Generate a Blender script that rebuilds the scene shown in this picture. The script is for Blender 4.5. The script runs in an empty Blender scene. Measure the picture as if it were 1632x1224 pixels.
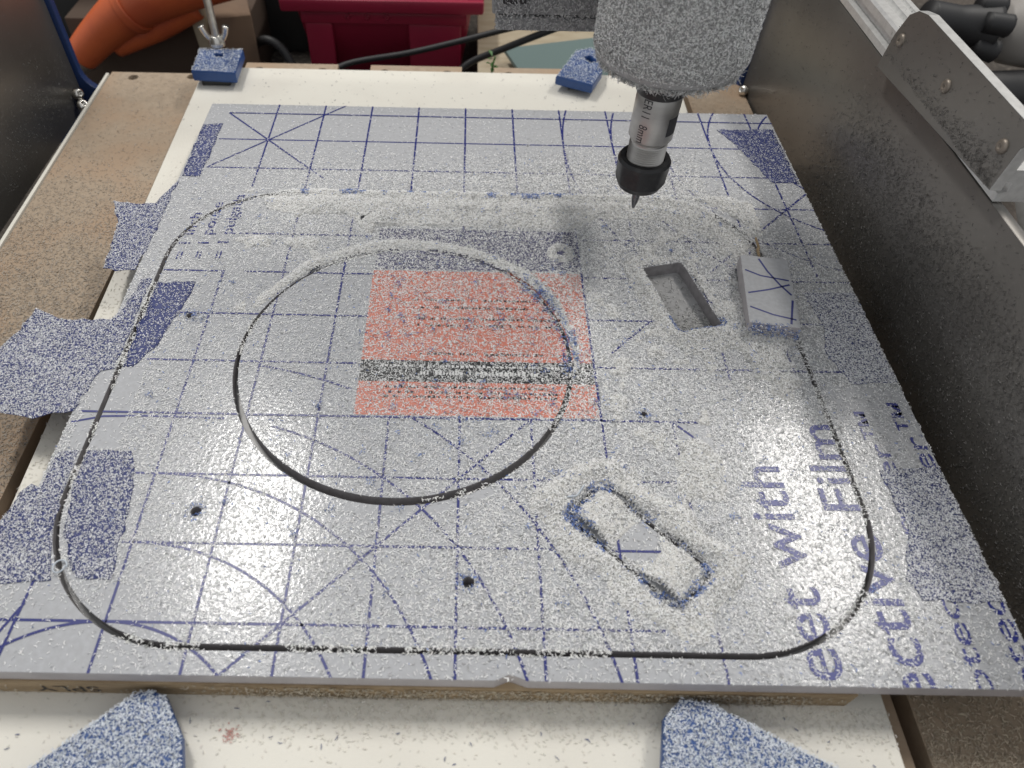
import bpy, bmesh, math, random
import numpy as np
from mathutils import Vector, Matrix
from mathutils.geometry import tessellate_polygon

random.seed(7)
rng = np.random.default_rng(7)
S = 0.0254                      # everything below is written in inches
SC = bpy.context.scene
COL = SC.collection

# ------------------------------------------------------------------ camera
cam = bpy.data.cameras.new("camera")
cam.sensor_width = 36.0
cam.lens = 25.369
cam.shift_x = 0.0480
cam.clip_start = 0.01
cam.clip_end = 50.0
cam.dof.use_dof = True
cam.dof.focus_distance = 11.4 * S
cam.dof.aperture_fstop = 15.0
camo = bpy.data.objects.new("camera", cam)
COL.objects.link(camo)
Rm = Matrix(((0.99981441, -0.01898762, -0.00325732),
             (0.01247212, 0.766823, -0.64173744),
             (0.01468286, 0.64157771, 0.7669175)))
camo.matrix_world = Matrix.Translation(Vector((0.000633, -14.15664, 8.11347)) * S) @ Rm.to_4x4()
SC.camera = camo

# ------------------------------------------------------------------ world and lamps
SC.view_settings.view_transform = 'Standard'
SC.view_settings.look = 'None'
SC.view_settings.exposure = 0.0
world = bpy.data.worlds.new("World")
SC.world = world
world.use_nodes = True
bg = world.node_tree.nodes["Background"]
bg.inputs[0].default_value = (0.97, 0.985, 1.0, 1)
bg.inputs[1].default_value = 0.52

def tube_lamp(name, loc, sx, sy, power, colr):
    l = bpy.data.lights.new(name, 'AREA')
    l.shape = 'RECTANGLE'; l.size = sx * S; l.size_y = sy * S
    l.energy = power; l.color = colr
    o = bpy.data.objects.new(name, l); COL.objects.link(o)
    o.location = Vector(loc) * S
    return o
# two overhead strip lights running front to back above the bench
tube_lamp("strip_light", (-21.5, 24, 60), 4.5, 22, 15.5, (1.0, 0.97, 0.92))
tube_lamp("strip_light", (38, 26, 60), 5.5, 28, 14.5, (1.0, 0.96, 0.90))

# ------------------------------------------------------------------ helpers
def link(o, parent=None):
    COL.objects.link(o)
    if parent is not None:
        o.parent = parent
    return o

def tag(o, label=None, cat=None, group=None, kind=None):
    if label: o["label"] = label
    if cat: o["category"] = cat
    if group: o["group"] = group
    if kind: o["kind"] = kind
    return o

def empty(name, loc=(0, 0, 0)):
    o = bpy.data.objects.new(name, None)
    o.empty_display_size = 0.01
    COL.objects.link(o)
    return o            # all roots stay at the origin, children are written in world inches

def mesh_obj(name, verts, faces, mats, parent=None, smooth=False, fmat=None):
    me = bpy.data.meshes.new(name)
    me.from_pydata([(v[0] * S, v[1] * S, v[2] * S) for v in verts], [], faces)
    if not isinstance(mats, (list, tuple)): mats = [mats]
    for m in mats: me.materials.append(m)
    if fmat is not None:
        me.polygons.foreach_set("material_index", fmat)
    if smooth:
        me.polygons.foreach_set("use_smooth", [True] * len(me.polygons))
    me.update()
    return link(bpy.data.objects.new(name, me), parent)

def bm_obj(name, bm, mats, parent=None, smooth=False):
    bmesh.ops.scale(bm, vec=(S, S, S), verts=bm.verts)
    me = bpy.data.meshes.new(name)
    bm.to_mesh(me); bm.free()
    if not isinstance(mats, (list, tuple)): mats = [mats]
    for m in mats: me.materials.append(m)
    if smooth:
        me.polygons.foreach_set("use_smooth", [True] * len(me.polygons))
        try: me.set_sharp_from_angle(angle=math.radians(40))
        except Exception: pass
    return link(bpy.data.objects.new(name, me), parent)

def bm_box(bm, lo, hi, bev=0.0, seg=2, rot=None, piv=None):
    r = bmesh.ops.create_cube(bm, size=1)
    vs = r["verts"]
    c = [(a + b) / 2 for a, b in zip(lo, hi)]; d = [b - a for a, b in zip(lo, hi)]
    for v in vs:
        v.co = Vector((c[0] + v.co.x * d[0], c[1] + v.co.y * d[1], c[2] + v.co.z * d[2]))
    if bev > 0:
        es = list({e for v in vs for e in v.link_edges})
        g = bmesh.ops.bevel(bm, geom=es, offset=bev, segments=seg, affect='EDGES', profile=0.5)
        vs = list({v for f in g["faces"] for v in f.verts} | {v for v in vs if v.is_valid})
    if rot is not None:
        bmesh.ops.rotate(bm, cent=Vector(piv or c), matrix=rot, verts=vs)
    return vs

def box(name, lo, hi, m, parent=None, bev=0.02, rot=None, piv=None):
    bm = bmesh.new(); bm_box(bm, lo, hi, bev, 2, rot, piv)
    return bm_obj(name, bm, m, parent, smooth=bev > 0)

def lathe(name, prof, cx, cy, m, parent=None, n=64, axis=None, smooth=True):
    """prof: list of (radius, z)."""
    verts, faces = [], []
    for r, z in prof:
        for k in range(n):
            a = 2 * math.pi * k / n
            verts.append((cx + r * math.cos(a), cy + r * math.sin(a), z))
    for i in range(len(prof) - 1):
        for k in range(n):
            a, b = i * n + k, i * n + (k + 1) % n
            faces.append((a, b, b + n, a + n))
    faces.append(tuple(range(n))[::-1]); faces.append(tuple((len(prof) - 1) * n + k for k in range(n)))
    o = mesh_obj(name, verts, faces, m, parent, smooth)
    if smooth:
        try: o.data.set_sharp_from_angle(angle=math.radians(35))
        except Exception: pass
    return o

def tube(name, pts, rad, m, parent=None, n=14, caps=True, sub=6):
    P = [Vector(p) for p in pts]
    Rr = rad if isinstance(rad, (list, tuple)) else [rad] * len(P)
    Q, QR = [], []
    for i in range(len(P) - 1):                       # Catmull-Rom
        p0 = P[max(i - 1, 0)]; p1 = P[i]; p2 = P[i + 1]; p3 = P[min(i + 2, len(P) - 1)]
        for s in range(sub):
            t = s / sub
            Q.append(0.5 * ((2 * p1) + (p2 - p0) * t + (2 * p0 - 5 * p1 + 4 * p2 - p3) * t * t + (3 * p1 - p0 - 3 * p2 + p3) * t ** 3))
            QR.append(Rr[i] * (1 - t) + Rr[i + 1] * t)
    Q.append(P[-1]); QR.append(Rr[-1])
    verts, faces = [], []
    up = Vector((0, 0, 1))
    for i, q in enumerate(Q):
        t = (Q[min(i + 1, len(Q) - 1)] - Q[max(i - 1, 0)]).normalized()
        a = t.cross(up)
        if a.length < 1e-3: a = t.cross(Vector((1, 0, 0)))
        a.normalize(); b = a.cross(t).normalized()
        for k in range(n):
            an = 2 * math.pi * k / n
            verts.append(q + a * math.cos(an) * QR[i] + b * math.sin(an) * QR[i])
    for i in range(len(Q) - 1):
        for k in range(n):
            x, y = i * n + k, i * n + (k + 1) % n
            faces.append((x, y, y + n, x + n))
    if caps:
        faces.append(tuple(range(n))[::-1]); faces.append(tuple((len(Q) - 1) * n + k for k in range(n)))
    return mesh_obj(name, verts, faces, m, parent, True)

# ------------------------------------------------------------------ materials
def mat(name, colr, rough=0.5, metal=0.0, spec=0.5, noise=None, bump=None, coat=0.0, stretch=None):
    """noise=(scale, second colour, lo, hi): mottling; bump=(scale, strength, distance in inches)."""
    m = bpy.data.materials.new(name); m.use_nodes = True
    nt = m.node_tree; b = nt.nodes["Principled BSDF"]
    b.inputs["Base Color"].default_value = (*colr, 1)
    b.inputs["Roughness"].default_value = rough
    b.inputs["Metallic"].default_value = metal
    b.inputs["Specular IOR Level"].default_value = spec
    if coat:
        b.inputs["Coat Weight"].default_value = coat
        b.inputs["Coat Roughness"].default_value = 0.1
    tc = nt.nodes.new("ShaderNodeTexCoord")
    src = tc.outputs["Object"]
    if stretch:
        mp = nt.nodes.new("ShaderNodeMapping"); mp.inputs["Scale"].default_value = stretch
        nt.links.new(src, mp.inputs["Vector"]); src = mp.outputs["Vector"]
    if noise:
        layers = noise if isinstance(noise, list) else [noise]
        prev = None
        for sc_, c2, lo, hi in layers:
            n = nt.nodes.new("ShaderNodeTexNoise"); n.inputs["Scale"].default_value = sc_ / S
            n.inputs["Detail"].default_value = 5
            nt.links.new(src, n.inputs["Vector"])
            r = nt.nodes.new("ShaderNodeMapRange"); r.inputs[1].default_value = lo; r.inputs[2].default_value = hi
            nt.links.new(n.outputs["Fac"], r.inputs[0])
            mx = nt.nodes.new("ShaderNodeMix"); mx.data_type = 'RGBA'
            nt.links.new(r.outputs[0], mx.inputs[0])
            if prev is None: mx.inputs[6].default_value = (*colr, 1)
            else: nt.links.new(prev, mx.inputs[6])
            mx.inputs[7].default_value = (*c2, 1)
            prev = mx.outputs[2]
        nt.links.new(prev, b.inputs["Base Color"])
    if bump:
        n = nt.nodes.new("ShaderNodeTexNoise"); n.inputs["Scale"].default_value = bump[0] / S
        n.inputs["Detail"].default_value = 4
        nt.links.new(src, n.inputs["Vector"])
        bu = nt.nodes.new("ShaderNodeBump"); bu.inputs["Strength"].default_value = bump[1]
        bu.inputs["Distance"].default_value = bump[2] * S
        nt.links.new(n.outputs["Fac"], bu.inputs["Height"])
        nt.links.new(bu.outputs["Normal"], b.inputs["Normal"])
    return m

def chip_mat(name, rough=0.4):
    m = bpy.data.materials.new(name); m.use_nodes = True
    nt = m.node_tree; b = nt.nodes["Principled BSDF"]
    a = nt.nodes.new("ShaderNodeAttribute"); a.attribute_name = "tint"
    nt.links.new(a.outputs["Color"], b.inputs["Base Color"])
    b.inputs["Roughness"].default_value = rough
    b.inputs["Specular IOR Level"].default_value = 0.5
    return m

M = {}
M["film"] = mat("film_face", (0.437, 0.444, 0.462), 0.14, spec=0.4, bump=(17, 0.30, 0.012), noise=(14, (0.485, 0.495, 0.52), 0.4, 0.7))
M["acrylic_side"] = mat("acrylic_edge", (0.53, 0.50, 0.51), 0.35, noise=(3, (0.45, 0.425, 0.435), 0.4, 0.7))
M["milled"] = mat("milled_wall_shaded", (0.32, 0.305, 0.315), 0.4, noise=(9, (0.24, 0.23, 0.235), 0.4, 0.7))  # kerf and pocket shade worked into the wall colour
M["curl"] = mat("swarf_plastic", (0.55, 0.60, 0.66), 0.3)
M["ink"] = mat("blue_ink", (0.012, 0.02, 0.17), 0.35)
M["ink_soft"] = mat("blue_ink_worn", (0.026, 0.036, 0.21), 0.35)
M["red_print"] = mat("red_print", (0.64, 0.22, 0.16), 0.4)
M["black_print"] = mat("black_print", (0.02, 0.022, 0.025), 0.4)
M["white_print"] = mat("white_print", (0.75, 0.75, 0.75), 0.4)
M["purple_print"] = mat("purple_print", (0.11, 0.11, 0.19), 0.4)
M["chip"] = chip_mat("plastic_chip", 0.55)
M["tape"] = mat("masking_tape_blue", (0.030, 0.042, 0.155), 0.6, noise=(10, (0.055, 0.068, 0.20), 0.4, 0.7), bump=(40, 0.4, 0.01))
M["clampblue"] = mat("printed_blue_plastic", (0.022, 0.075, 0.25), 0.4, bump=(14, 0.2, 0.02))
M["mdf"] = mat("mdf", (0.41, 0.325, 0.24), 0.75, noise=[(9, (0.34, 0.265, 0.195), 0.4, 0.7), (0.5, (0.40, 0.29, 0.20), 0.45, 0.6)], bump=(40, 0.25, 0.01))
M["mdf_hole"] = mat("hole_shadow_wood", (0.16, 0.11, 0.07), 0.9)
M["melamine"] = mat("white_melamine", (0.80, 0.775, 0.70), 0.5, noise=[(0.6, (0.74, 0.71, 0.64), 0.45, 0.7), (16, (0.55, 0.54, 0.50), 0.66, 0.74)], bump=(25, 0.15, 0.01))
M["ply"] = mat("plywood_edge", (0.40, 0.29, 0.17), 0.7, noise=[(1.0, (0.24, 0.165, 0.09), 0.42, 0.62), (7, (0.47, 0.36, 0.23), 0.5, 0.75)], stretch=(0.5, 1, 7), bump=(12, 0.3, 0.02))
M["stamp"] = mat("black_stamp_ink", (0.05, 0.045, 0.04), 0.8)
M["alu"] = mat("brushed_aluminium", (0.25, 0.238, 0.222), 0.34, metal=0.62, noise=[(0.35, (0.19, 0.18, 0.168), 0.4, 0.65), (9, (0.26, 0.25, 0.235), 0.62, 0.8)], bump=(20, 0.03, 0.01))
M["rail"] = mat("anodised_rail", (0.78, 0.78, 0.77), 0.34, metal=0.5, noise=(9, (0.66, 0.66, 0.65), 0.4, 0.7), bump=(30, 0.06, 0.01))
M["blueplate"] = mat("blue_powder_coat", (0.022, 0.05, 0.16), 0.4, bump=(40, 0.1, 0.01))
M["steel"] = mat("polished_steel", (0.52, 0.51, 0.49), 0.34, metal=0.85, noise=(2, (0.44, 0.43, 0.42), 0.4, 0.7), stretch=(1, 1, 4))
M["zinc"] = mat("zinc_screw", (0.72, 0.70, 0.66), 0.25, metal=1.0)
M["etch"] = mat("etched_mark", (0.04, 0.04, 0.045), 0.6)
M["nut"] = mat("black_oxide", (0.022, 0.022, 0.024), 0.38, metal=0.2, noise=(8, (0.05, 0.05, 0.05), 0.5, 0.75))
M["carbide"] = mat("carbide", (0.2, 0.2, 0.21), 0.25, metal=1.0)
M["motor"] = mat("motor_black", (0.34, 0.34, 0.34), 0.5)
M["carriage"] = mat("dusty_carriage", (0.20, 0.20, 0.205), 0.8, noise=(14, (0.33, 0.33, 0.33), 0.45, 0.65), bump=(22, 0.5, 0.03))
M["bin"] = mat("red_bin_plastic", (0.31, 0.012, 0.045), 0.42, noise=(0.3, (0.27, 0.011, 0.040), 0.4, 0.6))
M["orange"] = mat("orange_plastic", (0.62, 0.125, 0.035), 0.5, noise=(0.7, (0.5, 0.09, 0.03), 0.4, 0.65))
M["greymetal"] = mat("dull_metal", (0.30, 0.26, 0.22), 0.45, metal=0.6)
M["card"] = mat("cardboard", (0.20, 0.13, 0.085), 0.85, noise=(0.5, (0.15, 0.10, 0.07), 0.4, 0.6))
M["darkcard"] = mat("dark_cardboard", (0.075, 0.05, 0.036), 0.9)
M["rubber"] = mat("black_rubber", (0.018, 0.018, 0.02), 0.55)
M["darkplastic"] = mat("dark_plastic", (0.035, 0.037, 0.038), 0.5)
M["birch"] = mat("birch_ply", (0.42, 0.36, 0.26), 0.6, noise=(1.2, (0.35, 0.29, 0.20), 0.4, 0.65), stretch=(1, 4, 1))
M["teal"] = mat("grey_teal_panel", (0.13, 0.185, 0.18), 0.6)
M["leaf"] = mat("green_leaf", (0.05, 0.16, 0.03), 0.5)
M["bench"] = mat("dusty_bench", (0.075, 0.062, 0.052), 0.9, noise=[(0.3, (0.04, 0.035, 0.03), 0.4, 0.6), (6, (0.13, 0.112, 0.095), 0.5, 0.7)], bump=(3, 0.5, 0.2))
M["wall"] = mat("dark_wall", (0.06, 0.055, 0.05), 0.9)
M["track"] = mat("dark_track", (0.07, 0.05, 0.04), 0.6)
M["greycan"] = mat("grey_plastic", (0.33, 0.31, 0.29), 0.5)
M["backing"] = mat("grey_backing_film", (0.42, 0.42, 0.425), 0.35, noise=(7, (0.31, 0.31, 0.31), 0.4, 0.7))
M["mound"] = mat("heaped_chips", (0.78, 0.77, 0.74), 0.6, noise=(22, (0.50, 0.51, 0.53), 0.5, 0.68), bump=(26, 1.0, 0.05))

# ------------------------------------------------------------------ sheet layout (x right, y back, top of the sheet at z = 0)
T = 0.24
SHX0, SHX1, SHY0, SHY1 = -5.45, 6.50, -11.58, 0.37
KS = 0.028
CG_ = 0.054                                        # gap outside the disc
K = 0.036                                          # half kerf
RRX0, RRX1, RRY0, RRY1, RRR = -5.06, 5.24, -11.27, -2.78, 1.95
CC, CR = (-0.85, -6.89), 2.48
POC = ((3.595, -5.385), 0.36, 0.78, math.radians(14))     # pocket cut right through
SLC = ((2.235, -9.90), 0.34, 0.86, math.radians(45))      # slot still holding its offcut
HOLES = [(1.69, -4.38, .05), (2.62, -7.87, .055), (0.14, -10.45, .075), (-3.33, -9.56, .07), (-4.29, -6.07, .06), (-1.82, -3.54, .045)]

def sd_rr(x, y, x0=RRX0, x1=RRX1, y0=RRY0, y1=RRY1, r=RRR):
    cx, cy = (x0 + x1) / 2, (y0 + y1) / 2
    qx = np.abs(x - cx) - ((x1 - x0) / 2 - r); qy = np.abs(y - cy) - ((y1 - y0) / 2 - r)
    return np.hypot(np.maximum(qx, 0), np.maximum(qy, 0)) + np.minimum(np.maximum(qx, qy), 0) - r
def sd_c(x, y, c=CC, r=CR): return np.hypot(x - c[0], y - c[1]) - r
def obox_local(x, y, b):
    (cx, cy), hx, hy, a = b
    dx, dy = x - cx, y - cy
    return dx * math.cos(a) + dy * math.sin(a), -dx * math.sin(a) + dy * math.cos(a)
def sd_ob(x, y, b, r=0.06):
    u, v = obox_local(x, y, b)
    qx = np.abs(u) - (b[1] - r); qy = np.abs(v) - (b[2] - r)
    return np.hypot(np.maximum(qx, 0), np.maximum(qy, 0)) + np.minimum(np.maximum(qx, qy), 0) - r
DISC_C = (CC[0] + 0.0, CC[1] + 0.052)
def sd_sheet(x, y):
    return np.maximum(np.maximum(SHX0 - x, x - SHX1), np.maximum(SHY0 - y, y - SHY1))
PIECES = {
    "frame": [lambda x, y: sd_sheet(x, y), lambda x, y: -(sd_rr(x, y) - K)],
    "panel": [lambda x, y: sd_rr(x, y) + K, lambda x, y: -(sd_c(x, y) - CG_), lambda x, y: -sd_ob(x, y, POC), lambda x, y: -(sd_ob(x, y, SLC, .16) - KS)]
             + [(lambda x, y, h=h: -sd_c(x, y, h[:2], h[2])) for h in HOLES],
    "disc": [lambda x, y: sd_c(x, y, DISC_C, CR - 0.012)],
    "slotbit": [lambda x, y: sd_ob(x, y, SLC, .16) + KS],
}
def piece_of(x, y):
    out = np.full(x.shape, -1)
    for i, k in enumerate(("frame", "panel", "disc", "slotbit")):
        ok = np.ones(x.shape, bool)
        for f in PIECES[k]: ok &= f(x, y) < 0
        out[ok] = i
    return out

# ---- solid plates with real holes
def loop_rr(x0, x1, y0, y1, r, n=28):
    pts = []
    for cx, cy, a0 in ((x1 - r, y1 - r, 0), (x0 + r, y1 - r, 90), (x0 + r, y0 + r, 180), (x1 - r, y0 + r, 270)):
        for k in range(n + 1):
            a = math.radians(a0 + 90 * k / n); pts.append((cx + r * math.cos(a), cy + r * math.sin(a)))
    return pts
def loop_c(c, r, n=128): return [(c[0] + r * math.cos(2 * math.pi * k / n), c[1] + r * math.sin(2 * math.pi * k / n)) for k in range(n)]
def loop_ob(b, grow=0.0, r=0.06):
    (cx, cy), hx, hy, a = b
    hx += grow; hy += grow
    return [(cx + u * math.cos(a) - v * math.sin(a), cy + u * math.sin(a) + v * math.cos(a)) for u, v in loop_rr(-hx, hx, -hy, hy, r, 5)]

def plate(name, loops, z0, z1, mats, parent=None, bev=0.0, milled=None):
    """a flat plate with holes: filled 2-D curve, extruded, turned into a mesh; mats = (face, edge)"""
    cu = bpy.data.curves.new(name, 'CURVE'); cu.dimensions = '2D'; cu.fill_mode = 'BOTH'
    for lp in loops:
        sp = cu.splines.new('POLY'); sp.points.add(len(lp) - 1); sp.use_cyclic_u = True
        for p, q in zip(sp.points, lp): p.co = (q[0], q[1], 0, 1)
    cu.extrude = (z1 - z0) / 2 - bev; cu.bevel_depth = bev; cu.bevel_resolution = 1
    if bev: cu.offset = -bev
    tmp = bpy.data.objects.new("tmp", cu); COL.objects.link(tmp)
    dg = bpy.context.evaluated_depsgraph_get()
    me = bpy.data.meshes.new_from_object(tmp.evaluated_get(dg))
    bpy.data.objects.remove(tmp); bpy.data.curves.remove(cu)
    n = len(me.vertices); co = np.empty(n * 3); me.vertices.foreach_get("co", co); co = co.reshape(-1, 3)
    co[:, 2] += (z0 + z1) / 2; me.vertices.foreach_set("co", (co * S).ravel())
    me.materials.clear()
    for m in mats: me.materials.append(m)
    me.update()
    nm = np.empty(len(me.polygons) * 3); me.polygons.foreach_get("normal", nm)
    me.polygons.foreach_set("material_index", (np.abs(nm.reshape(-1, 3)[:, 2]) < 0.8).astype(np.int32))
    if milled is not None:                              # walls left by the cutter, coloured darker for kerf shade than the sawn outer edge
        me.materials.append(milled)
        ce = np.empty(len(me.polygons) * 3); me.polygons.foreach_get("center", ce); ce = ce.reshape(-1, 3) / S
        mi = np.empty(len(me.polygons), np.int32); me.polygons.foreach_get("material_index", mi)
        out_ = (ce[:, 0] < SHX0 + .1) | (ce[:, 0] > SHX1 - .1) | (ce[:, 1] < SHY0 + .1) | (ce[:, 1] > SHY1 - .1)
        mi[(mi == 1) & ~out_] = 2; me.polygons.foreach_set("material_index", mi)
    me.polygons.foreach_set("use_smooth", [False] * len(me.polygons))
    me.name = name
    return link(bpy.data.objects.new(name, me), parent)

PM = (M["film"], M["acrylic_side"])
sheet_loop = [(SHX0, SHY0), (SHX1, SHY0), (SHX1, SHY1), (SHX0, SHY1)]
# the front edge carries a small chipped notch
def front_edge():
    pts = [(SHX0, SHY0)]
    for k in range(1, 40):
        x = SHX0 + (SHX1 - SHX0) * k / 40
        if abs(x - 0.62) < 0.2: continue
        pts.append((x, SHY0))
    pts += [(0.44, SHY0), (0.55, SHY0 + .045), (0.60, SHY0 + .065), (0.66, SHY0 + .05), (0.79, SHY0 + 0.006), (0.85, SHY0)]
    pts.sort()
    return pts + [(SHX1, SHY0), (SHX1, SHY1), (SHX0, SHY1)]
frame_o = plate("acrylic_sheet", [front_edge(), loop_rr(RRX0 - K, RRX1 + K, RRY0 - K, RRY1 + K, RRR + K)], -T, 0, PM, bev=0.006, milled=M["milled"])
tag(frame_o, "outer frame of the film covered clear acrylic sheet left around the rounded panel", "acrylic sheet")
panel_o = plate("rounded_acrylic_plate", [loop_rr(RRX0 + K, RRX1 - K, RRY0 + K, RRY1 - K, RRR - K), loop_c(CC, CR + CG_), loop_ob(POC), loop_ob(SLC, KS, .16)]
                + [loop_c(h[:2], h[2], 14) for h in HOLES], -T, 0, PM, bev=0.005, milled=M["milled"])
tag(panel_o, "large rounded panel cut from the acrylic sheet with a round hole and two slots", "acrylic panel")
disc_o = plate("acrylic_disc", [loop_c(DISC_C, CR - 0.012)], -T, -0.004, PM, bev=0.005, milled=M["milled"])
tag(disc_o, "round acrylic disc with red label lying in the hole of the panel", "acrylic disc")
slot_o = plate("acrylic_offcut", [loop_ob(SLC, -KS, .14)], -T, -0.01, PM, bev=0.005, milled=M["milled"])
tag(slot_o, "chip heaped offcut still sitting in its slanted slot near the large lettering", "offcut")

# ------------------------------------------------------------------ print on the film, cut where the sheet is cut
def clip(poly, f):
    x = np.array([p[0] for p in poly]); y = np.array([p[1] for p in poly]); v = f(x, y)
    if (v < 0).all(): return poly
    if (v >= 0).all(): return None
    out = []
    for i in range(len(poly)):
        j = (i + 1) % len(poly); a, b = v[i], v[j]
        if a < 0: out.append(poly[i])
        if (a < 0) != (b < 0):
            t = a / (a - b); out.append((poly[i][0] + (poly[j][0] - poly[i][0]) * t, poly[i][1] + (poly[j][1] - poly[i][1]) * t))
    return out if len(out) > 2 else None

PRINT = {k: {} for k in PIECES}
def put(kind, poly, z=0.0):
    for k, fs in PIECES.items():
        q = poly
        for f in fs:
            q = clip(q, f)
            if q is None: break
        if q: PRINT[k].setdefault(kind, []).append((q, z))

BLK = [(-1.53, 2.0, -7.98, -3.78), (-5.3, -4.05, -4.85, -3.2), (3.68, 6.6, -13, -7.55)]   # boxes the grid stays out of
def in_blk(x, y, which=(0, 1, 2)):
    return any(BLK[i][0] < x < BLK[i][1] and BLK[i][2] < y < BLK[i][3] for i in which)

ZI = [0]
def ribbon(pts, w=0.034, kind="ink", blk=(0, 1, 2)):
    """a printed line, mitred at its bends; every line gets its own tiny height so that crossings never share a plane"""
    ZI[0] = (ZI[0] + 1) % 9
    P = [np.array(p, float) for p in pts]
    N_ = []
    for i in range(len(P)):
        d = P[min(i + 1, len(P) - 1)] - P[max(i - 1, 0)]; d = d / np.hypot(*d); N_.append(np.array([-d[1], d[0]]) * w / 2)
    for i in range(len(P) - 1):
        a, b = P[i], P[i + 1]
        n = max(1, int(np.hypot(*(b - a)) / 0.12))
        for k in range(n):
            t0, t1 = k / n, (k + 1) / n
            p, q = a + (b - a) * t0, a + (b - a) * t1; m = (p + q) / 2
            if in_blk(m[0], m[1], blk): continue
            n0 = N_[i] * (1 - t0) + N_[i + 1] * t0; n1 = N_[i] * (1 - t1) + N_[i + 1] * t1
            put(kind, [tuple(p + n0), tuple(p - n0), tuple(q - n1), tuple(q + n1)], ZI[0] * 0.0006)
def arc(c, r, a0, a1, **kw):
    n = max(6, int(abs(a1 - a0) * math.pi / 180 * r / 0.12))
    ribbon([(c[0] + r * math.cos(math.radians(a0 + (a1 - a0) * k / n)), c[1] + r * math.sin(math.radians(a0 + (a1 - a0) * k / n))) for k in range(n + 1)], **kw)

for i in range(-4, 7):                              # lines running front to back
    y0, y1 = -11.6, 0.4
    if i == -4: ribbon([(i, y1), (i, -2.6)]); ribbon([(i, -4.98), (i, y0)]); continue
    if i in (4, 5, 6): ribbon([(i, y1), (i, -7.2 if i < 6 else -4.9)]); continue
    if i == 3: ribbon([(i, y1), (i, -5.4)]); ribbon([(i, -8.0), (i, -9.5)]); ribbon([(i, -11.0), (i, y0)]); continue
    ribbon([(i, y1), (i, y0)])
ribbon([(-5, -10.8), (-5.35, -11.6)]); ribbon([(-5, -10.5), (-5.05, -11.6)])
for j in range(0, 12):                              # lines running across
    x0, x1 = -5, 6.5
    if j == 0: x0 = -5
    if j in (3,): x0, x1 = 2.5, 6.5
    if j == 4: x0 = -4.0
    if j == 8: x0, x1 = -5.35, 3.4
    if j in (9, 10): x0, x1 = -4.2 if j == 10 else -4.3, 3.4
    if j == 11: x0, x1 = -5.5, 2.4
    if j == 7: x0 = -4.7
    if j == 5: ribbon([(-5.0, -5), (-4.0, -5)]); x0 = -3.65
    ribbon([(x0, -j), (x1, -j)])
ribbon([(-5.4, -8.19), (-4.99, -8.08), (-4.4, -8.06), (-3.3, -8.08)])
ribbon([(-5, 0), (-2.65, -2.35)]); ribbon([(-5, -2), (-2.55, 0.4)])      # star at the back left
for a, b in (((-2.57, -11.57), (1.1, -7.9)), ((2.3, -6.7), (3.2, -5.8)), ((4.2, -4.8), (6.5, -2.5))): ribbon([a, b])
ribbon([(3.0, -8.0), (3.43, -8.44)])
for r in (2, 3, 4): arc((-4, -13), r, 90, 0)
arc((-4, -13), 5, 74, 12); arc((-4, -13), 6, 80, 12)
arc((-4, -13), 2, 90, 135, blk=())
for r in (2, 3, 4, 5, 6): arc((8, -1), r, 165 if r > 3 else 178, 235 if r > 4 else 250)
for r in (4, 5, 6): arc((8, -1), r, 165, 185)
arc((8, -1), 3, 150, 180); arc((8, -1), 2, 140, 180)

def rect_cells(kind, x0, x1, y0, y1, s=0.11, z=0.0, skew=0.0):
    nx, ny = max(1, int((x1 - x0) / s)), max(1, int((y1 - y0) / s))
    for a in range(nx):
        for b in range(ny):
            xa, xb = x0 + (x1 - x0) * a / nx, x0 + (x1 - x0) * (a + 1) / nx
            ya, yb = y0 + (y1 - y0) * b / ny, y0 + (y1 - y0) * (b + 1) / ny
            put(kind, [(xa, ya), (xb, ya), (xb, yb), (xa, yb)], z)
rect_cells("red_print", -1.50, 1.98, -6.92, -4.90)
rect_cells("black_band", -1.50, 1.98, -7.34, -6.92)
rect_cells("red_print", -1.50, 1.98, -7.96, -7.34)
rect_cells("purple_print", -1.48, 1.98, -4.86, -3.79)
def speck_row(kind, y, x0, x1, h, z):              # worn lines of small print, no longer readable
    x = x0
    while x < x1:
        w = random.uniform(.02, .06)
        if random.random() < .8: put(kind, [(x, y), (x + w, y), (x + w, y + h * random.uniform(.5, 1)), (x, y + h * random.uniform(.5, 1))], z)
        x += w + random.uniform(.008, .03)
for y in (-5.62, -5.80, -6.05, -6.2, -6.80): speck_row("black_print", y, -0.7 + random.uniform(-.3, .3), 1.6, 0.06, 0.001)
for y in (-7.46, -7.56, -7.64): speck_row("black_print", y, -1.1, 1.4, 0.055, 0.001)
speck_row("white_print", -7.05, -1.2, 1.7, .05, .001); speck_row("white_print", -7.20, -0.6, 1.1, .10, .001)
for y in (-3.35, -3.45, -3.55): speck_row("black_print", y, 0.15, 1.5, .07, .001)

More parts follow.
